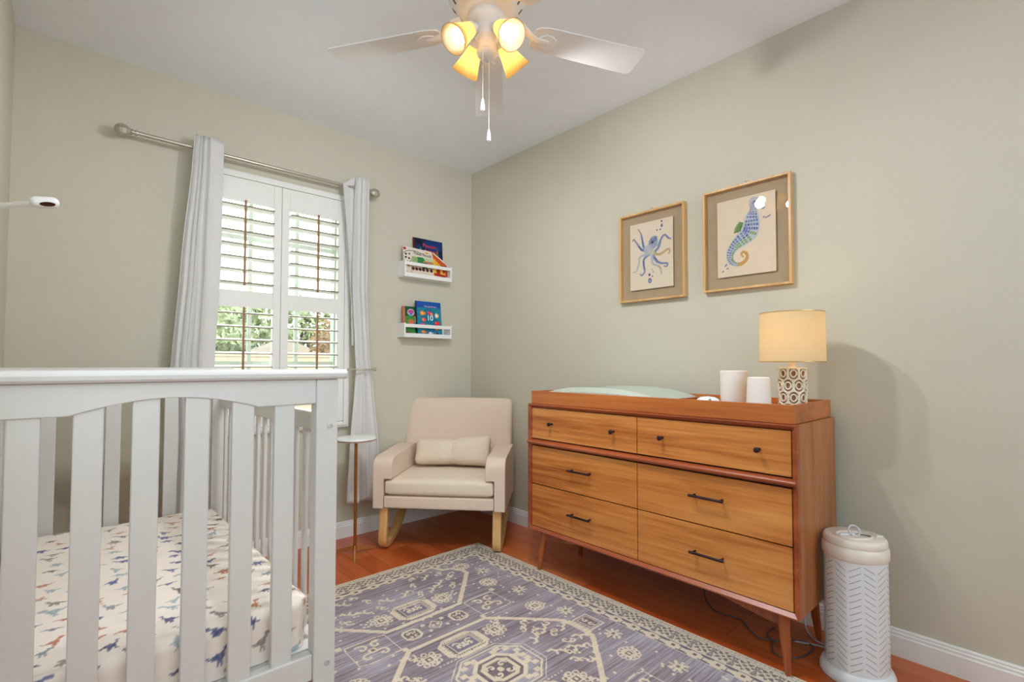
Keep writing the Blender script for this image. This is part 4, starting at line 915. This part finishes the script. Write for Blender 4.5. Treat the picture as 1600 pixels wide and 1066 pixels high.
for xs, vis in ((CX1-.034, True), (CX0+.006, False)):
    m = MB(); m.box(xs, xs+.028, ya, yb, .972, 1.030); obj('side_rail', m, M_CRIB, t, bevel=.006)
    m = MB(); m.box(xs, xs+.028, ya, yb, .290, .355); obj('side_rail', m, M_CRIB, t, bevel=.004)
    for k in range(-1, 13):
        y = -1.6855+.0845*k; m = MB(); m.box(xs+.008, xs+.0205, y-.0125, y+.0125, .352, .975); obj('slat', m, M_CRIB, t, bevel=.003)
m = MB(); m.box(CX0+.036, CX1-.036, YN+.047, YF-.047, .345, .360); obj('mattress_support', m, M_CRIB, t)
# mattress in a dinosaur-print fitted sheet
MX0, MX1, MY0, MY1, MZ0, MZ1 = -2.676, -1.984, -1.832, -.617, .361, .505
hx, hy = (MX1-MX0)/2, (MY1-MY0)/2; rp = .055; re = .030
def sup(X_, Y_):  # unwrapped sheet: centre patch + sides folded down
    u = X_-ext-hx; v = Y_-ext-hy
    return u, v
ext = .15; cv = Cv(2*hx+2*ext, 2*hy+2*ext, .0045, (246,235,224))
pal = [(196,128,100),(78,84,128),(138,150,158),(110,92,104),(166,182,190),(150,136,132),(92,100,150),(200,160,140)]
def dino(cx_, cy_, s_, ang, flip, c, kind):
    loc_ = (np.abs(cv.X-cx_) < s_*1.9) & (np.abs(cv.Y-cy_) < s_*2.4)
    if not loc_.any(): return
    yy, xx = np.where(loc_); sl = (slice(yy.min(), yy.max()+1), slice(xx.min(), xx.max()+1))
    sub_ = Cv.__new__(Cv); ca, sa = math.cos(ang), math.sin(ang)
    dx_, dy_ = cv.X[sl]-cx_, cv.Y[sl]-cy_; sub_.X = (dx_*ca+dy_*sa)/s_*flip; sub_.Y = (-dx_*sa+dy_*ca)/s_/1.35; sub_.img = cv.img[sl]
    P = lambda mm, cc=c: sub_.put(mm, cc, .85)
    P(sub_.ell(0,0,.55,.34))
    if kind == 0:     # long neck
        P(sub_.stroke(spline([(.4,.1),(.75,.35),(.9,.75),(1.15,.8)]), (.17,.1))); P(sub_.stroke(spline([(-.4,.05),(-.9,-.05),(-1.3,.15)]), (.18,.03)))
        for x_ in (-.35,-.15,.2,.38): P(sub_.stroke([(x_,-.2),(x_,-.65)], .09))
    elif kind == 1:   # plated back
        P(sub_.ell(.75,-.12,.28,.16)); P(sub_.stroke([(-.4,0),(-1.1,-.15)], (.2,.03)))
        for k2 in range(5): x_ = -.5+.25*k2; P(sub_.poly([(x_-.13,.2),(x_+.13,.2),(x_,.62)]))
        for x_ in (-.3,.32): P(sub_.stroke([(x_,-.2),(x_,-.6)], .1))
    elif kind == 2:   # upright walker
        P(sub_.stroke(spline([(.3,.1),(.5,.55),(.6,.7)]), .2)); P(sub_.ell(.8,.72,.36,.2)); P(sub_.stroke(spline([(-.3,0),(-.9,-.1),(-1.3,.1)]), (.22,.03)))
        for x_ in (-.1,.2): P(sub_.stroke([(x_,-.15),(x_+.05,-.8)], .11))
    else:             # winged glider
        P(sub_.stroke(spline([(-1.2,.15),(-.5,.2),(0,0),(.5,.2),(1.2,.15)]), (.12,.12))); P(sub_.stroke([(0,0),(.3,-.35)], .09))
    cv.img[sl] = sub_.img
rowi = 0; y_ = .02
while y_ < cv.h:
    x_ = .02+(.035 if rowi % 2 else 0)
    while x_ < cv.w:
        kk = (rowi*3+int(x_*100)) % 4; dino(x_+rng.uniform(-.008,.008), y_+rng.uniform(-.008,.008), rng.uniform(.016,.024), rng.uniform(-.3,.3), random.choice((-1,1)), pal[rng.randint(8)], rng.randint(4)); x_ += rng.uniform(.07,.095)
    y_ += .062; rowi += 1
def fold(X_, Y_):
    u = X_-ext-hx; v = Y_-ext-hy
    ou = np.maximum(0, np.abs(u)-(hx-re)); ov = np.maximum(0, np.abs(v)-(hy-re))
    def ar(o):   # arc then straight down
        a = np.minimum(o/re, PI/2); run = re*np.sin(a); drop = re*(1-np.cos(a))+np.maximum(0, o-re*PI/2); return run, drop
    ru, du = ar(ou); rv, dv = ar(ov)
    x = np.sign(u)*(np.minimum(np.abs(u), hx-re)+ru); y = np.sign(v)*(np.minimum(np.abs(v), hy-re)+rv)
    # round plan corners
    cxr, cyr = hx-rp, hy-rp; ex, ey = np.maximum(0, np.abs(x)-cxr), np.maximum(0, np.abs(y)-cyr); d = np.hypot(ex, ey); k = np.where(d > rp, rp/np.maximum(d,1e-9), 1)
    x = np.where((ex > 0) & (ey > 0), np.sign(x)*(cxr+ex*k), x); y = np.where((ex > 0) & (ey > 0), np.sign(y)*(cyr+ey*k), y)
    drop = np.minimum(np.maximum(du, dv), MZ1-MZ0-.001)
    z = MZ1-drop+.0025*np.sin(u*31+v*9)*np.cos(v*17)*(drop < .001)+.002*np.sin(v*40+u*13)*(drop < .001)
    sq = np.clip((drop-re)/.1, 0, 1)*.006; return (MX0+MX1)/2+x*(1-sq/hx), (MY0+MY1)/2+y*(1-sq/hy), z
mo = canvas_obj('crib_mattress', cv, fold, M_SHEET, None, ((MX0+MX1)/2, (MY0+MY1)/2, MZ0))
mo.data.polygons.foreach_set('use_smooth', [True]*len(mo.data.polygons))
tag(mo, 'crib mattress in a cream dinosaur-print fitted sheet', 'mattress')

# baby monitor camera reaching from the left wall
t = thing('baby_monitor_camera', 'white oval-headed baby monitor camera on an arm from the left wall', 'camera', (-W, -.87, 1.71))
hc = V((-2.589, -1.04, 1.710)); wl_ = V((-W+.002, -.915, 1.697)); 
m = MB(); m.lathe([(0,-.0005),(.03,-.0005),(.03,.01),(.022,.014),(0,.014)], wl_, 24, Matrix.Rotation(PI/2,3,'Y')); obj('wall_mount', m, M_WHITE, t, smooth=40)
dirv = (hc-wl_).normalized()
m = MB(); m.tube([wl_+dirv*.012, hc-dirv*.020], .0088, 14); obj('arm', m, M_WHITE, t, smooth=True)
rt = V((1,.02,0)).normalized(); fw = V((-.02,1,0)).normalized(); Mh = Matrix((rt, fw, V((0,0,1)))).transposed()
Mt = Mh @ Matrix.Rotation(math.radians(-9), 3, 'Y') @ Matrix.Rotation(math.radians(6), 3, 'X')
m = MB(); m.rbox((0,0,0), (.037,.030,.0165), .0158, (0,0,.002), 12); m.v = [tuple(hc+V((0,0,0))+Mt @ V(p)) for p in m.v]; hd = obj('camera_head', m, M_WHITE, t, smooth=60)
m = MB(); Ml = Mt @ Matrix.Rotation(math.radians(74), 3, 'X'); pr = []
lc = hc+Mt @ V((.006,-.0255,-.0085))
for k in range(24): a = 2*PI*k/24; pr.append(lc+Mt @ V((.0200*math.cos(a), -.0030-.0034*math.sin(a), .0066*math.sin(a))))
m.prism(pr, Mt @ V((0,.010,.005))); obj('lens_window', m, M_LENS, hd, smooth=40)

# ------------------------------------------------------------------ ceiling fan
FX, FY, FZ = -1.370, -1.870, 2.455
t = thing('ceiling_fan', 'white five-blade ceiling fan with four lit amber glass shades', 'ceiling fan', (FX, FY, H))
m = MB(); m.lathe([(0,H-.0005),(.075,H-.0005),(.078,H-.02),(.060,H-.055),(.03,H-.062),(0,H-.062)], (FX,FY,0), 40); obj('canopy', m, M_FAN, t, smooth=35)
m = MB(); m.lathe([(0,H-.062),(.013,H-.062),(.013,2.645),(0,2.645)], (FX,FY,0), 16); obj('downrod', m, M_FAN, t, smooth=35)
m = MB(); m.lathe([(0,2.648),(.05,2.648),(.11,2.635),(.145,2.61),(.152,2.58),(.148,2.555),(.132,2.53),(.118,2.512),(.100,2.498),(.085,2.490),(0,2.490)], (FX,FY,0), 48); mh = obj('motor_housing', m, M_FAN, t, smooth=35)
for k in range(15):
    a = 2*PI*(k+.5)/15; d = V((math.cos(a), math.sin(a), 0)); m = MB(); n_ = V((-d.y,d.x,0)); sl = V((d.x*.016,d.y*.016,.022)).normalized()
    m.obox(V((FX,FY,2.522))+d*.1265, (n_, sl, n_.cross(sl)), (.0035,.0105,.0012)); obj('vent_slot', m, M_FANDK, mh)
m = MB(); m.lathe([(0,2.4895),(.072,2.4895),(.074,2.475),(.066,2.462),(.05,2.45),(.044,2.445),(.044,2.405),(.036,2.398),(.034,2.36),(.04,2.352),(.036,2.340),(.024,2.330),(.008,2.325),(0,2.325)], (FX,FY,0), 40); lk = obj('light_kit', m, M_FAN, t, smooth=35)
for k in range(5):
    a = math.radians(121.55-72*k); d = V((math.cos(a), math.sin(a), 0)); n_ = V((-d.y, d.x, 0)); tl = math.radians(-10)
    nt = n_*math.cos(tl)+V((0,0,1))*math.sin(tl); up = d.cross(nt)
    m = MB(); pts = []
    for u, w_ in ((.185,.040),(.20,.052),(.235,.060),(.30,.0625),(.648,.0705),(.664,.060)): pts.append((u, w_))
    out = [(u, w_) for u, w_ in pts]+[(.666,.0)]+[(u, -w_) for u, w_ in pts[::-1]]
    c0 = V((FX,FY,FZ)); m.prism([c0+d*u+nt*w_+up*.003 for u, w_ in out], up*-.006); bl = obj('blade', m, M_BLADE, t, bevel=.0012)
    m = MB(); out = [(.205,.0),(.215,.020),(.235,.032),(.262,.030),(.285,.014),(.29,0)]; out = out+[(u,-w_) for u, w_ in out[-2:0:-1]]
    m.prism([c0+d*u+nt*w_-up*.0035 for u, w_ in out], up*-.006)
    P = [c0+d*.105+V((0,0,.045)), c0+d*.135+V((0,0,.040)), c0+d*.17+V((0,0,.010)), c0+d*.20-V((0,0,.009)), c0+d*.25-V((0,0,.010))]
    m.tube(P, [.017,.019,.017,.017,.012], 10, flat=.45)
    obj('blade_iron', m, M_FAN, bl, smooth=40)
for k, az in enumerate((-183.4, -93.4, -3.4, 86.6)):
    a = math.radians(az); d = V((math.cos(a), math.sin(a), 0)); tilt = math.radians(47)
    ax = (d*math.sin(tilt)-V((0,0,1))*math.cos(tilt)); q = V((0,0,1)).rotation_difference(ax).to_matrix()
    neck = V((FX,FY,2.415))+d*.072
    m = MB(); m.tube([V((FX,FY,2.425))+d*.036, V((FX,FY,2.436))+d*.055, neck-ax*.012], .0085, 10); m.lathe([(0,-.018),(.017,-.018),(.024,-.008),(.026,.006),(.022,.008),(0,.008)], neck, 20, q); obj('lamp_arm', m, M_FAN, lk, smooth=40)
    m = MB(); pf = [(.024,0),(.0275,.012),(.0325,.035),(.039,.060),(.0465,.085),(.0545,.106)]
    m.lathe_open(pf+[(r-.0022, z_) for r, z_ in pf[::-1]]+[pf[0]], neck+ax*.002, 40, q); sh = obj('glass_shade', m, M_FSHADE, t, smooth=60)
    m = MB(); m.lathe([(0,.008),(.013,.010),(.0145,.030),(.022,.050),(.0275,.068),(.0265,.084),(.018,.096),(0,.101)], neck, 24, q); obj('bulb', m, M_BULB, sh, smooth=True)
    ld = bpy.data.lights.new('fan_bulb_light', 'SPOT'); ld.energy = FAN_W; ld.color = FAN_RGB; ld.shadow_soft_size = .03; ld.spot_size = math.radians(172); ld.spot_blend = .6
    lo = bpy.data.objects.new('fan_bulb_light', ld); C.objects.link(lo); lo.location = neck+ax*.122; lo.rotation_euler = (-(d*math.sin(.70)-V((0,0,1))*math.cos(.70))).to_track_quat('Z', 'Y').to_euler()
rh = V((.7392,-.6735,0)); toc = V((-.6735,-.7392,0))
for off, ln, zf, nm in ((-.012, 2.44, 2.108, 0), (.008, 2.33, 2.023, 1)):
    b = V((FX,FY,0))+rh*off+toc*(.062 if nm == 0 else .004)
    zt = 2.47 if nm == 0 else 2.326
    m = MB(); m.tube([b+V((0,0,zt)), b+V((0,0,zf+.035))], .0011, 6); ch = obj('pull_chain', m, M_CHAIN, t, smooth=True)
    m = MB(); m.lathe([(0,-.014),(.0028,-.014),(.003,-.011),(.0072,-.010),(.0078,.0),(.006,.018),(.003,.032),(.0012,.036),(0,.036)], b+V((0,0,zf)), 16); obj('pull_fob', m, M_WHITE, ch, smooth=35)

# ------------------------------------------------------------------ outside the window
M_LEAF = plain('leaf_green', (150,154,112), .8, var=.25, nscale=6); M_LEAF2 = plain('reddish_leaf', (168,134,100), .8, var=.2, nscale=6); M_BARK = plain('bark', (110,98,84), .9)
M_STUC = plain('peach_stucco', (214,186,160), .9, var=.03); M_ROOF = plain('pale_clay_roof', (150,130,114), .9, var=.05); M_GROUND = plain('pale_paving', (112,108,98), .9, var=.06, nscale=2); M_WIN = plain('dark_window_glass', (110,120,128), .2)
m = MB(); m.box(-30, 40, .9, 60, -.12, -.06); tag(obj('ground', m, M_GROUND, loc=(5,20,-.12)), 'pale paved ground outside the window', 'ground')['kind'] = 'structure'
def tree(label, x, y, h, r, mat, seed):
    rg = random.Random(seed); t = thing('tree', label, 'tree', (x, y, -.06), 0, 'trees beyond the garden wall')
    m = MB(); m.tube([(x,y,-.06),(x+.05,y,h*.4),(x,y+.05,h*.75)], [.13*h/3,.09*h/3,.03*h/3], 8); obj('trunk', m, M_BARK, t, smooth=True)
    m = MB()
    for k in range(900):
        a, b, q = rg.uniform(0,2*PI), rg.uniform(-1,1), rg.uniform(.45,1)**.6; s_ = math.sqrt(1-b*b); lob = 1+.22*math.sin(3*a+seed)+.18*math.sin(5*b*2+seed)
        c = V((x+r*q*s_*math.cos(a)*lob, y+r*q*s_*math.sin(a)*lob, h*.62+h*.38*q*b*lob)); e = V((rg.gauss(0,1),rg.gauss(0,1),rg.gauss(0,1))).normalized(); g = e.orthogonal().normalized(); z_ = r*.16*rg.uniform(.6,1.2)
        m.add([c-e*z_, c+g*z_*.5, c+e*z_, c-g*z_*.5], [(0,1,2,3)])
    obj('crown', m, mat, t)
tree('leafy green tree seen through the lower left shutter louvers', .3, 13.2, 3.0, 1.25, M_LEAF, 1); tree('bushy green tree behind the left half of the window', 2.9, 19.2, 4.1, 1.7, M_LEAF, 2)
tree('green tree behind the middle of the window', 6.2, 21.5, 4.4, 1.6, M_LEAF, 3); tree('tall green tree at the far right of the window view', 12.5, 23.5, 5.2, 1.9, M_LEAF, 5)
tree('small reddish tree in front of the peach house', 3.05, 10.2, 2.45, .60, M_LEAF2, 4)
def house(label, x0, x1, y0, y1, ze, zr):
    t = thing('house', label, 'house', ((x0+x1)/2, y0, -.06), 0, 'peach houses across the way')
    m = MB(); m.box(x0, x1, y0, y1, -.06, ze); obj('house_wall', m, M_STUC, t)
    xm, ym = (x0+x1)/2, (y0+y1)/2; o = .25; b = [V((x0-o,y0-o,ze)),V((x1+o,y0-o,ze)),V((x1+o,y1+o,ze)),V((x0-o,y1+o,ze))]
    m = MB(); m.add(b+[V((xm,ym-.3,zr)),V((xm,ym+.3,zr))], [(3,2,1,0),(0,1,4),(1,2,5,4),(2,3,5),(3,0,4,5)]); obj('roof', m, M_ROOF, t)
    m = MB(); m.box(x0+.5, x0+1.0, y0-.03, y0-.001, .9, 1.6); obj('house_window', m, M_WIN, t)
house('small peach house with hipped roof seen past the left shutter', 2.3, 4.2, 14.2, 15.8, 1.5, 2.1)
house('peach house with pale roof seen past the right shutter', 5.4, 9.4, 14.5, 17.5, 2.0, 3.2)
m = MB(); m.box(-12, 16, 9.0, 9.15, -.0605, 1.36); m.box(-12, 16, 8.97, 9.18, 1.36, 1.42); tag(obj('garden_wall', m, M_STUC, loc=(2,9,-.06)), 'low peach garden wall running across outside the window', 'wall')

# ------------------------------------------------------------------ world, camera, view
wd = bpy.data.worlds.new('overcast_sky'); scn.world = wd; wd.use_nodes = True; nt = wd.node_tree; bg = nt.nodes['Background']
# overcast daylight whose brightness differs towards the window (+Y), the added side opening (-X), the added rear opening (-Y), and below the horizon (added upward fill)
tc = nt.nodes.new('ShaderNodeTexCoord'); sp = nt.nodes.new('ShaderNodeSeparateXYZ'); nt.links.new(tc.outputs['Generated'], sp.inputs[0])
def sky_step(val, lo, hi):
    mr = nt.nodes.new('ShaderNodeMapRange'); nt.links.new(val, mr.inputs[0]); mr.inputs[1].default_value = lo; mr.inputs[2].default_value = hi; return mr.outputs[0]
def wsum(kx, ky):
    o = nt.nodes.new('ShaderNodeVectorMath'); o.operation = 'DOT_PRODUCT'; nt.links.new(tc.outputs['Generated'], o.inputs[0]); o.inputs[1].default_value = (kx, ky, 0); return o.outputs['Value']
def mixc(f, a, b):
    m_ = nt.nodes.new('ShaderNodeMixRGB'); nt.links.new(f, m_.inputs[0])
    for i, q in ((1, a), (2, b)):
        if isinstance(q, str): m_.inputs[i].default_value = (*SKY[q], 1)
        else: nt.links.new(q, m_.inputs[i])
    return m_.outputs[0]
zz = sky_step(sp.outputs[2], -.02, .02)
hs = mixc(sky_step(wsum(-1, 1), -.1, .1), mixc(zz, 'rear_fill_low', 'rear_fill'), mixc(zz, 'side_fill_low', 'side'))
nt.links.new(mixc(sky_step(wsum(.8, 1), .15, .25), hs, 'window'), bg.inputs[0])
bg.inputs[1].default_value = 1
cam = bpy.data.cameras.new('camera'); co = bpy.data.objects.new('camera', cam); C.objects.link(co); scn.camera = co
f_px, cyp, yaw, pitch, roll = 778.7424, 546.2727, .8319, .0313, .0015
fw = V((math.cos(yaw)*math.cos(pitch), math.sin(yaw)*math.cos(pitch), math.sin(pitch))); rt = V((math.sin(yaw), -math.cos(yaw), 0)); up = rt.cross(fw)
c_, s_ = math.cos(roll), math.sin(roll); rt, up = c_*rt+s_*up, -s_*rt+c_*up
co.matrix_world = Matrix.Translation((-2.5445,-3.3017,1.1719)) @ Matrix((rt, up, -fw)).transposed().to_4x4()
cam.sensor_fit = 'HORIZONTAL'; cam.sensor_width = 36; cam.lens = f_px*36/1600; cam.shift_y = (cyp-533)/1600; cam.clip_start = .02
vs_ = scn.view_settings; vs_.view_transform = 'Standard'; vs_.look = 'None'; vs_.exposure = 0; vs_.gamma = 1; vs_.use_curve_mapping = False
scn.cycles.max_bounces = 10; scn.cycles.diffuse_bounces = 6; scn.cycles.transparent_max_bounces = 12; scn.cycles.use_denoising = True; scn.cycles.sample_clamp_indirect = 8
